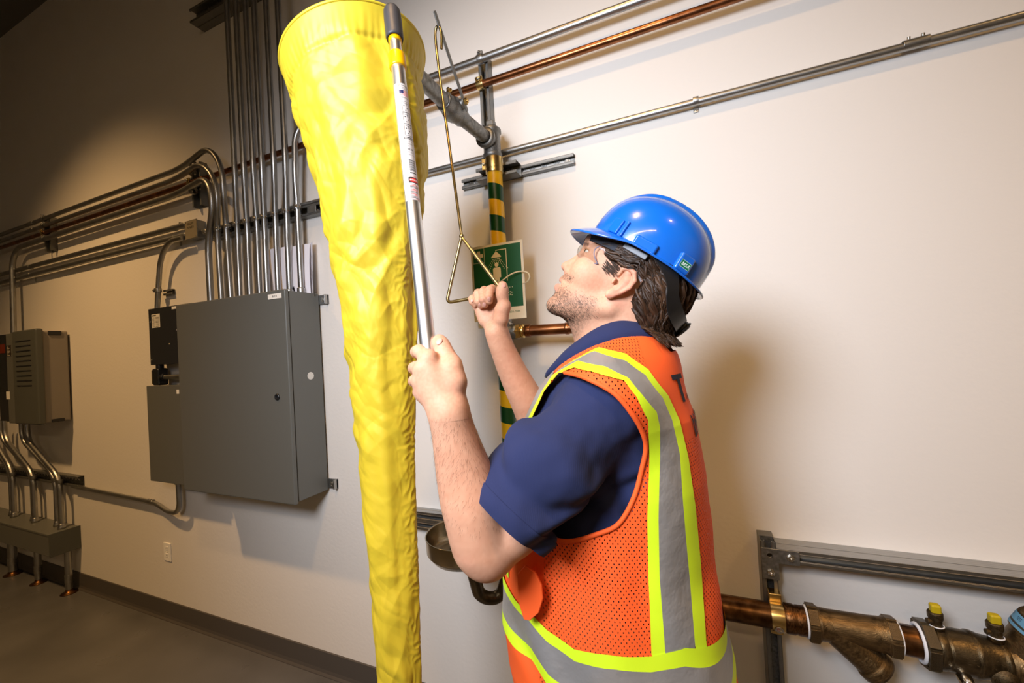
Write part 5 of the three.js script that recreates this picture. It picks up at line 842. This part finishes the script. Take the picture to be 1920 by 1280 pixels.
  const yAt = (L, x) => { let i = 0; while (i < L.length - 2 && x > L[i + 1][0]) i++; return lerp(L[i][1], L[i + 1][1], clamp((x - L[i][0]) / (L[i + 1][0] - L[i][0]), -0.3, 1.3)); };
  const bands = [[x => yAt(w1, x), x => yAt(w2, x), lime, 'lime band around the waist', 'lime_band'], [x => yAt(w2, x), x => yAt(w2, x) - 0.052, silver, 'silver band around the waist', 'reflective_band'], [x => yAt(w2, x) - 0.052, x => yAt(w2, x) - 0.075, lime, 'lime band around the waist', 'lime_band']];
  bands.forEach(([a, b, m, label, name]) => part(t, name, meshOf(S, { lift: 0.0042, keep: (x, y, z) => Math.min(shape(x, y, z), a(x) - y, y - b(x)), uv: uvV }), m, label));
  // rolled edge of the armhole, pocket flap, lettering
  const bind = edge.map(p => { const q = seen(...p, vest); return V(...q); });
  part(t, 'armhole_binding', tubeAlong(new THREE.CatmullRomCurve3([...bind, V(...seen(1020, 1000, vest))]).getPoints(160), 0.0042, 8), solidM);
  const flap = [[972, 1076], [986, 1060], [1004, 1072], [1016, 1096], [1018, 1120], [1010, 1146], [994, 1160], [984, 1158], [975, 1128]].map(p => at(...p, 0.915)), fs = new THREE.Shape(flap.map(p => new THREE.Vector2(p[0], p[1])));
  part(t, 'pocket_flap', new THREE.ExtrudeGeometry(fs, { depth: 0.003, bevelEnabled: true, bevelSize: 0.001, bevelThickness: 0.001, bevelSegments: 1 }).translate(0, 0, 0.915), solidM, 'loose orange pocket flap');
  const ink = printed(256, 256, (c, w, h) => { c.clearRect(0, 0, w, h); c.fillStyle = '#10132a'; c.font = 'bold 96px sans-serif'; c.fillText('T.', 6, 88); c.font = 'bold 62px sans-serif'; c.save(); c.translate(34, 176); c.scale(0.8, 1.25); c.fillText('WFR', 0, 0); c.restore(); }, { alphaTest: 0.5, side: THREE.DoubleSide, roughness: 0.8 });
  part(t, 'lettering', meshOf(S, { lift: 0.0018, keep: (x, y, z, nx) => Math.min(shape(x, y, z), 0.80 - z, z - 0.56, 1.60 - y, y - 1.41, x + 0.08), uv: (x, y, z) => [(0.80 - z) / 0.24, (y - 1.41) / 0.19] }), ink, 'dark lettering on the back');
}
{ // trousers and boots, below the picture
  const legs = union([...both(s => cap([-0.16, 0.90, ZM + 0.095 * s], [-0.15, 0.50, ZM + 0.11 * s], 0.098, 0.074)), ...both(s => cap([-0.15, 0.50, ZM + 0.11 * s], [-0.13, 0.09, ZM + 0.12 * s], 0.074, 0.062)), ell([-0.155, 0.92, ZM], [0.165, 0.14, 0.185])], 0.05);
  const f = (x, y, z) => Math.max(legs(x, y, z) + 0.004 * noise(x * 12, y * 8, z * 12), 0.06 - y);
  part(person, 'trousers', meshOf(net(f, [-0.36, 0.05, 0.42], [0.06, 1.08, 0.97], 0.009)), std({ color: new THREE.Color().setRGB(0.03, 0.033, 0.045), roughness: 0.85 }), 'dark work trousers');
  for (const s of [1, -1]) {
    const z0 = ZM + 0.12 * s, b = union([cap([-0.12, 0.075, z0], [-0.12, 0.16, z0], 0.058, 0.05), cap([-0.10, 0.05, z0], [-0.27, 0.042, z0 + 0.012 * s], 0.05, 0.046), cap([-0.12, 0.09, z0], [-0.25, 0.05, z0], 0.045, 0.04)], 0.04);
    part(person, 'boot', meshOf(net((x, y, z) => Math.max(b(x, y, z), 0.001 - y), [-0.35, -0.01, z0 - 0.08], [-0.02, 0.24, z0 + 0.09], 0.007)), std({ color: new THREE.Color().setRGB(0.06, 0.035, 0.02), roughness: 0.6 }), 'brown leather work boot');
  }
}
{ // hair: wavy locks falling from under the helmet over a fuller mass at the back
  const brown = [0.040, 0.019, 0.009], L = [];
  const mass = union([ell([-0.055, -0.022, 0], [0.058, 0.062, 0.077]), ...both(s => cap([-0.052, -0.030, 0.056 * s], [-0.088, -0.078, 0.048 * s], 0.024, 0.019)), ...both(s => cap([-0.085, -0.055, 0.03 * s], [-0.116, -0.076, 0.016 * s], 0.024, 0.012)), ell([-0.072, 0.01, 0], [0.046, 0.05, 0.064])], 0.03);
  const hairSkin = (f, u, s) => Math.min(headField(f, u, s) - 0.002, f < 0.01 ? mass(f, u, s) : 1);
  const field = p => { const [f, u, s] = toHead(p.x, p.y, p.z); return Math.min(hairSkin(f, u, s), smin(neckA(p.x, p.y, p.z), neckB(p.x, p.y, p.z), 0.03), torso(p.x, p.y, p.z) - 0.012); };
  const grad = p => { const e = 0.002, d = field(p); return V(field(V(p.x + e, p.y, p.z)) - d, field(V(p.x, p.y + e, p.z)) - d, field(V(p.x, p.y, p.z + e)) - d).normalize(); };
  const stop = q => { const [f, u, s] = toHead(q.x, q.y, q.z); return (Math.abs(s) > 0.05 && f > -0.022 && f < 0.044 && u < -0.008 && u > -0.11) || (f > 0.036 && u < -0.030) || q.y < 1.634 || (f > -0.018 && u < -0.055); };
  for (let i = 0; i < 1320; i++) {
    const low = i > 620 && i < 1100, tmpl = i >= 1100, az = low ? lerp(1.95, PI, rnd()) : lerp(0.82, PI, Math.pow(rnd(), 1.25)), side = rnd() < 0.72 ? 1 : -1, u0 = low ? -0.01 - rnd() * 0.055 : 0.052 - rnd() * (az > 1.9 ? 0.085 : 0.045);
    const f0 = tmpl ? 0.026 + rnd() * 0.036 : 0.108 * Math.cos(az) + 0.002, s0 = tmpl ? 0.072 * side : 0.084 * Math.sin(az) * side;
    let p = V(...hd(f0, tmpl ? -0.006 + rnd() * 0.045 : u0, s0)); const off = 0.0025 + rnd() * (az < 1.7 ? 0.0085 : 0.010), n = (tmpl ? 5 : low ? 9 : 12) + (rnd() * (tmpl ? 5 : 8) | 0), pts = [], ph = rnd() * 6.3, wv = 0.75 + rnd() * 0.6, curl = 0.5 + rnd() * 0.5;
    for (let k = 0; k < 5; k++) { const d = field(p); p.addScaledVector(grad(p), off - d); }
    const back = V(0.62, -0.30, 0), down = V(0.10, -1, 0);
    for (let k = 0; k < n; k++) {
      const [f, u, s] = toHead(p.x, p.y, p.z);
      if (stop(p)) break; pts.push(p.clone());
      const dir = f > 0.0 ? back.clone().lerp(down, f > 0.03 ? 0.14 : 0.06) : down.clone().lerp(back, clamp(0.15 + (f + 0.06) * 6, 0, 0.8));
      const g = grad(p); dir.addScaledVector(g, -dir.dot(g)).normalize();
      const bi = g.clone().cross(dir).normalize(), end = smooth(n * 0.4, n, k);
      dir.addScaledVector(bi, (0.45 + 1.0 * end) * curl * Math.sin(k * wv + ph)).addScaledVector(g, k > n - 4 ? 0.45 * curl : 0.12 * Math.sin(k * wv * 1.3 + ph)).normalize();
      p.addScaledVector(dir, 0.0078); const d = field(p); if (d < off) p.addScaledVector(g, off - d);
    }
    if (pts.length < 5) continue;
    const r0 = 0.0022 + rnd() * 0.0020, c = 0.45 + rnd() * rnd() * 1.9;
    const g = tubeAlong(spline(pts, pts.length * 3), t => r0 * (0.45 + 1.4 * t * (1 - t) + 0.3 * (1 - t)) * (1 - 0.85 * smooth(0.7, 1, t)), 6, 0.5).toNonIndexed();
    const col = new Float32Array(g.attributes.position.count * 3); for (let k = 0; k < col.length; k += 3) { const w = c * (0.9 + 0.25 * rnd()); col[k] = brown[0] * w; col[k + 1] = brown[1] * w; col[k + 2] = brown[2] * w; }
    g.setAttribute('color', new THREE.BufferAttribute(col, 3)); L.push(g);
  }
  // sideburn: fine short hairs in front of the ear
  for (let i = 0; i < 130; i++) { const f0 = 0.028 + rnd() * 0.026, u0 = 0.010 - rnd() * 0.040; let p = V(...hd(f0, u0, 0.07)); for (let k = 0; k < 5; k++) p.addScaledVector(grad(p), 0.0008 - field(p)); const e = p.clone().add(V(0.006 + rnd() * 0.008, -0.011 - rnd() * 0.006, (rnd() - 0.5) * 0.004)); for (let k = 0; k < 3; k++) e.addScaledVector(grad(e), 0.0016 - field(e));
    const g = tubeAlong([p, p.clone().lerp(e, 0.5).addScaledVector(grad(p), 0.0006), e], t => 0.0006 * (1 - 0.7 * t), 5).toNonIndexed(), col = new Float32Array(g.attributes.position.count * 3); for (let k = 0; k < col.length; k++) col[k] = brown[k % 3] * 0.9; g.setAttribute('color', new THREE.BufferAttribute(col, 3)); L.push(g); }
  // the dark mass under the locks
  const cut = (f, u, s) => Math.max(f - 0.052 + 0.45 * Math.max(0, -u), Math.min(Math.max(-0.004 - u, -1), Math.max(f + 0.030, -1), Math.max(0.024 - f, 0.004 - u)), u - 0.06);
  const base = (x, y, z) => { const [f, u, s] = toHead(x, y, z), w = 0.0016 * Math.sin(u * 900 + 5 * noise(f * 60, u * 40, s * 60)); return smax(Math.min(headField(f, u, s) - 0.003, mass(f, u, s)) + w, cut(f, u, s), 0.005); };
  L.push(meshOf(net(base, [-0.24, 1.61, 0.56], [0.05, 1.92, 0.82], 0.0035), { color: () => brown.map(v => v * 0.55) }));
  for (const q of L) for (const k of Object.keys(q.attributes)) if (!['position', 'normal', 'color', 'uv'].includes(k)) q.deleteAttribute(k);
  const hair = part(person, 'hair', mergeGeometries(L), new THREE.MeshPhysicalMaterial({ vertexColors: true, roughness: 0.5, specularIntensity: 0.55 }), 'dark brown wavy hair'); hair.userData.kind = 'stuff';
}
{ // short beard and arm hair: thin three-sided strokes rooted in the skin
  const strokes = (n, root, dir, len, r) => { const pos = [], nor = []; for (let i = 0; i < n; i++) { const q = root(); if (!q) continue; const [p, N] = q, d = dir(N).normalize(), b = N.clone().cross(d).normalize(), L = len * (0.6 + 0.8 * rnd()), t = p.clone().addScaledVector(d, L).addScaledVector(N, L * 0.28), a = p.clone().addScaledVector(N, -0.0003);
      const c = [a.clone().addScaledVector(b, r), a.clone().addScaledVector(b, -r), a.clone().addScaledVector(N, r * 1.4)]; for (const [u, v] of [[0, 1], [1, 2], [2, 0]]) { for (const w of [c[u], c[v], t]) { pos.push(w.x, w.y, w.z); nor.push(N.x, N.y, N.z); } } }
    const g = new THREE.BufferGeometry(); g.setAttribute('position', new THREE.Float32BufferAttribute(pos, 3)); g.setAttribute('normal', new THREE.Float32BufferAttribute(nor, 3)); return g; };
  const onto = (p, f) => { const e = 0.001; let N; for (let k = 0; k < 5; k++) { const d = f(p.x, p.y, p.z); N = V(f(p.x + e, p.y, p.z) - d, f(p.x, p.y + e, p.z) - d, f(p.x, p.y, p.z + e) - d).normalize(); p.addScaledVector(N, -d); } return [p, N]; };
  const chin = () => { const f = -0.01 + rnd() * 0.13, u = -0.185 + rnd() * 0.115, s = (rnd() < 0.75 ? 1 : -1) * rnd() * 0.062; const [p, N] = onto(V(...hd(f, u, s)), headWorld), [a, b, c] = toHead(p.x, p.y, p.z);
    if (a < 0.0 || b > -0.07 || Math.abs(c) > 0.075 || p.y < 1.655) return null;
    const lip = a > 0.097 && b > -0.114 && b < -0.086 && Math.abs(c) < 0.028, cheek = smooth(-0.088, -0.12, b - 0.22 * (0.085 - a) * (a < 0.085 ? 1 : 0)), over = a > 0.088 && b > -0.086 ? 0.7 : 0;
    return !lip && rnd() < Math.max(cheek * (0.45 + 0.55 * smooth(0.02, 0.06, a)), over) ? [p, N] : null; };
  const hairM = std({ color: new THREE.Color().setRGB(0.055, 0.032, 0.020), roughness: 0.6, side: THREE.DoubleSide });
  const b = part(person, 'beard_stubble', strokes(5200, chin, N => { const d = V(0.55, -0.75, (rnd() - 0.5) * 0.7); return d.addScaledVector(N, -d.dot(N)); }, 0.0048, 0.00022), hairM, 'short dark stubble'); b.userData.kind = 'stuff';
  const path = [elL, at(872, 892, 1.0), at(857, 835, 1.01), wrL].map(p => V(...p)), c = new THREE.CatmullRomCurve3(path);
  const arm = () => { const t = 0.12 + rnd() * 0.86, a = rnd() * 2 * PI, q = c.getPoint(t); return onto(q.add(V(Math.cos(a) * 0.04, 0, Math.sin(a) * 0.04)), (x, y, z) => smin(armL(x, y, z), handL(x, y, z), 0.014)); };
  const h = part(person, 'arm_hair', strokes(1500, arm, N => { const d = V(-0.35 + (rnd() - 0.5) * 0.8, -0.9, (rnd() - 0.5) * 0.8); return d.addScaledVector(N, -d.dot(N)); }, 0.009, 0.00008), std({ color: new THREE.Color().setRGB(0.30, 0.17, 0.10), roughness: 0.6, side: THREE.DoubleSide }), 'fine forearm hair'); h.userData.kind = 'stuff';
}
{ // hard hat, in the head frame
  const blue = new THREE.MeshPhysicalMaterial({ color: new THREE.Color().setRGB(0.006, 0.135, 0.62), roughness: 0.22, clearcoat: 0.8, clearcoatRoughness: 0.06, side: THREE.DoubleSide });
  const C = [-0.005, 0.035], A = 0.122, Bw = 0.106, H = 0.122;
  // shell profile at angle a round the dome (0 = front): rows from the crown down to the rim and out along the brim
  const shell = (a, t, inner) => {
    const c = Math.cos(a), s = Math.sin(a), rim = 1 / Math.hypot(c / (c > 0 ? A - 0.002 : A + 0.006), s / Bw), fr = Math.max(0, c);
    const visor = 0.009 + 0.030 * smooth(0.25, 1, c) + 0.005 * smooth(-0.3, -1, c), droop = 0.003 + 0.023 * smooth(0.2, 0.95, c) + 0.004 * smooth(-0.4, -1, c);
    let r, u;
    if (t < 1) { const q = t * PI / 2; r = rim * Math.pow(Math.sin(q), 0.93); u = H * Math.pow(Math.cos(q), 0.80);
      // the three raised ribs along the crown
      const lat = Math.abs(r * s), k = smooth(0.034, 0.026, lat) * smooth(0.05, 0.16, t) * smooth(0.99, 0.7, t) * (c < 0 ? 1 : 0.35 + 0.65 * smooth(1, 0.3, c * t * 1.6)); u += 0.0075 * k * Math.cos(q); r += 0.006 * k * Math.sin(q) * (c < 0 ? 1 : 0.3);
      if (t < 0.16) u += 0.0075 * (1 - smooth(0.03, 0.16, t)) * 0.6; }
    else { const w = t - 1; r = rim + visor * w; u = -droop * Math.pow(w, 1.25); }
    if (inner) { r -= t < 1 ? 0.003 * Math.sin(t * PI / 2) : 0; u -= 0.003; }
    return hd(C[0] + r * c, C[1] + u, r * s);
  };
  const NA = 144, T = []; for (let i = 0; i <= 40; i++) T.push(Math.max(0.004, i / 40 * 0.9999)); for (let i = 0; i <= 8; i++) T.push(1 + i / 8);
  const surf = (inner, Ts, flip) => { const pos = [], idx = [], uv = []; for (const t of Ts) for (let j = 0; j <= NA; j++) { pos.push(...shell(j / NA * 2 * PI, t, inner)); uv.push(j / NA, t); }
    for (let i = 0; i < Ts.length - 1; i++) for (let j = 0; j < NA; j++) { const a = i * (NA + 1) + j, b = a + NA + 1; flip ? idx.push(a, b, a + 1, b, b + 1, a + 1) : idx.push(a, a + 1, b, b, a + 1, b + 1); }
    const g = new THREE.BufferGeometry(); g.setAttribute('position', new THREE.Float32BufferAttribute(pos, 3)); g.setAttribute('uv', new THREE.Float32BufferAttribute(uv, 2)); g.setIndex(idx); g.computeVertexNormals(); return g; };
  const rimLine = []; for (let j = 0; j <= NA; j++) rimLine.push(V(...shell(j / NA * 2 * PI, 2, false)).add(V(...shell(j / NA * 2 * PI, 2, true))).multiplyScalar(0.5));
  const hat = part(person, 'hard_hat', join([surf(false, T, false), surf(true, T, true), tubeAlong(rimLine, 0.0021, 8)]), blue, 'glossy blue hard hat');
  const basis = (a, t) => { const p = V(...shell(a, t)), q = V(...shell(a + 0.02, t)).sub(p).normalize(), r = V(...shell(a, t - 0.02)).sub(p).normalize(), n = q.clone().cross(r).normalize(); const c = V(...hd(C[0], C[1], 0)); if (n.dot(p.clone().sub(c)) < 0) n.negate(); return new THREE.Matrix4().makeBasis(n.clone().cross(r).normalize().negate(), r, n).setPosition(p); };
  const lug = (a, t, w, h, d) => new RoundedBoxGeometry(w, h, d, 3, Math.min(w, h, d) * 0.35).applyMatrix4(basis(a, t));
  for (const s of [1, -1]) {
    part(hat, 'side_slot', lug(s * 1.50, 0.985, 0.046, 0.020, 0.012), blue);
    part(hat, 'visor_lug', join([lug(s * 0.84, 0.955, 0.024, 0.030, 0.008), lug(s * 1.03, 0.955, 0.006, 0.032, 0.010)]), blue);
    part(hat, 'rear_lug', lug(s * 2.24, 0.955, 0.033, 0.034, 0.013), blue);
  }
  const logo = printed(192, 112, (c, w, h) => { c.fillStyle = '#0f7a52'; c.fillRect(0, 0, w, h); c.strokeStyle = '#d9efe4'; c.lineWidth = 5; c.strokeRect(3, 3, w - 6, h - 6); c.fillStyle = '#f2faf6'; c.font = 'italic bold 74px sans-serif'; c.textAlign = 'center'; c.fillText('MSA', w / 2, 82); }, { roughness: 0.3 });
  part(hat, 'logo_label', new THREE.PlaneGeometry(0.0235, 0.0135).translate(0, -0.002, 0.0068).applyMatrix4(basis(2.24, 0.955)), logo, 'green label with white letters');
  // suspension: grey headband, black ratchet strap and knob
  const ring = (a0, a1, u0, u1, f0, b0, w, out) => { const P = []; for (let i = 0; i <= 60; i++) { const a = lerp(a0, a1, i / 60), c = Math.cos(a), s = Math.sin(a), k = (1 - c) / 2; P.push({ p: V(...hd(f0 * c + b0, lerp(u0, u1, k), w * s)), n: V(...hd(c * 1.0, 0, s)).sub(V(...hd(0, 0, 0))).normalize() }); } return P; };
  const ribbon = (P, wid, th, up) => { const pos = [], idx = []; P.forEach(({ p, n, w = wid, v }) => { const q = (v ?? up).clone(); for (const [a, b] of [[-1, 0], [1, 0], [1, 1], [-1, 1]]) { const r = p.clone().addScaledVector(q, a * w / 2).addScaledVector(n, b * th); pos.push(r.x, r.y, r.z); } });
    for (let i = 0; i < P.length - 1; i++) for (let k = 0; k < 4; k++) { const a = i * 4 + k, b = i * 4 + (k + 1) % 4; idx.push(a, a + 4, b, b, a + 4, b + 4); }
    const g = new THREE.BufferGeometry(); g.setAttribute('position', new THREE.Float32BufferAttribute(pos, 3)); g.setIndex(idx); const h = g.toNonIndexed(); h.computeVertexNormals(); return h; };
  const upv = V(...hd(0, 1, 0)).sub(V(...hd(0, 0, 0)));
  part(hat, 'headband', ribbon(ring(-2.1, 2.1, 0.016, 0.022, 0.1115, 0.004, 0.089), 0.020, 0.0022, upv), std({ color: new THREE.Color().setRGB(0.05, 0.055, 0.075), roughness: 0.55 }), 'grey-blue headband');
  part(hat, 'headband_pad', ribbon(ring(-1.2, 1.2, 0.012, 0.016, 0.1145, 0.004, 0.0905), 0.013, 0.002, upv), std({ color: new THREE.Color().setRGB(0.022, 0.025, 0.036), roughness: 0.8 }));
  for (const s of [1, -1]) {
    part(hat, 'strap_clip', new RoundedBoxGeometry(0.05, 0.010, 0.004, 2, 0.0015).applyQuaternion(new THREE.Quaternion().setFromAxisAngle(V(0, 0, 1), -TILT)).translate(...hd(0.012, 0.024, 0.0945 * s)), std({ color: 0x6f747c, roughness: 0.4 }), 'pale grey plastic clip');
    const path = [[-0.020, 0.042, 0.096, 0.030], [-0.056, 0.028, 0.099, 0.036], [-0.080, 0.004, 0.098, 0.027], [-0.092, -0.014, 0.093, 0.028], [-0.112, -0.031, 0.076, 0.033], [-0.137, -0.042, 0.040, 0.030], [-0.146, -0.045, 0.0, 0.028]];
    const pts = spline(path.map(p => hd(p[0], p[1], p[2] * s)), 48), ws = path.map(p => p[3]);
    const P = pts.map((p, i) => { const T2 = pts[Math.min(48, i + 1)].clone().sub(pts[Math.max(0, i - 1)]).normalize(), c = V(...hd(-0.01, -0.02, 0)); let n = p.clone().sub(c); n.addScaledVector(T2, -n.dot(T2)).normalize(); const x = i / 48 * 6, k = Math.min(5, x | 0); return { p, n, w: lerp(ws[k], ws[k + 1], x - k), v: n.clone().cross(T2).normalize() }; });
    part(hat, 'ratchet_strap', ribbon(P, 0.03, 0.0024, upv), M.blackPlastic, 'black plastic ratchet strap');
    // brow-to-crown webbing strip seen under the brim
    part(hat, 'web_strap', ribbon([[0.055, 0.026, 0.078], [0.05, 0.055, 0.080], [0.035, 0.09, 0.066]].map(p => ({ p: V(...hd(p[0], p[1], p[2] * s)), n: V(0, 0, s) })), 0.016, 0.0016, V(...hd(1, 0, 0)).sub(V(...hd(0, 0, 0)))), std({ color: 0x2c3442, roughness: 0.8 }));
  }
  part(hat, 'ratchet_knob', join([along(lathe([[0.0001, 0], [0.017, 0], [0.019, 0.003], [0.019, 0.011], [0.0165, 0.014], [0.0001, 0.014]], 14), hd(-0.143, -0.044, 0.0), hd(-0.9, -0.25, 0).map((v, i) => v - hd(0, 0, 0)[i])), along(new THREE.TorusGeometry(0.019, 0.0025, 8, 14).rotateX(PI / 2), hd(-0.152, -0.046, 0), hd(-0.9, -0.25, 0).map((v, i) => v - hd(0, 0, 0)[i]))]), M.blackPlastic, 'black ratchet knob');
}
{ // clear safety glasses
  const glass = new THREE.MeshPhysicalMaterial({ color: 0xeceae6, roughness: 0.03, transmission: 1, thickness: 0, ior: 1.45, side: THREE.DoubleSide });
  const rimM = new THREE.MeshPhysicalMaterial({ color: 0xb9b3c6, roughness: 0.12, transmission: 0.6, thickness: 0, ior: 1.5 });
  const P = (a, v) => { const r = 0.079 - 0.006 * v * v, top = 0.010, bot = -0.040 + 0.016 * Math.pow(Math.abs(a) / 1.25, 2) + 0.012 * Math.exp(-a * a / 0.02); const u = lerp(bot, top, v); return hd(0.046 + r * Math.cos(a) - 0.06 * (v - 0.6) ** 2 , u, r * 0.96 * Math.sin(a)); };
  const NA = 60, NV = 14, pos = [], idx = []; for (let j = 0; j <= NV; j++) for (let i = 0; i <= NA; i++) pos.push(...P(lerp(-1.08, 1.08, i / NA), j / NV));
  for (let j = 0; j < NV; j++) for (let i = 0; i < NA; i++) { const a = j * (NA + 1) + i, b = a + NA + 1; idx.push(a, a + 1, b, b, a + 1, b + 1); }
  const g = new THREE.BufferGeometry(); g.setAttribute('position', new THREE.Float32BufferAttribute(pos, 3)); g.setIndex(idx); g.computeVertexNormals();
  const lens = part(person, 'safety_glasses', g, glass, 'clear wraparound safety glasses');
  const loop = []; for (let i = 0; i <= NA; i++) loop.push(V(...P(lerp(-1.08, 1.08, i / NA), 0))); for (let j = 1; j <= NV; j++) loop.push(V(...P(1.08, j / NV))); for (let i = NA - 1; i >= 0; i--) loop.push(V(...P(lerp(-1.08, 1.08, i / NA), 1))); for (let j = NV - 1; j >= 0; j--) loop.push(V(...P(-1.08, j / NV)));
  part(lens, 'lens_rim', tubeAlong(loop, 0.0012, 6), rimM);
  for (const s of [1, -1]) part(lens, 'temple_arm', tubeAlong(spline([hd(0.074, 0.000, 0.0725 * s), hd(0.05, 0.001, 0.0765 * s), hd(0.015, -0.003, 0.0815 * s), hd(-0.004, -0.004, 0.0835 * s), hd(-0.028, -0.016, 0.083 * s)], 30), 0.0022, 8, 0.6), new THREE.MeshPhysicalMaterial({ color: 0xf0f0f4, roughness: 0.08, transmission: 0.85, thickness: 0, ior: 1.5 }), 'clear temple arm');
}
renderer.render(scene, camera);
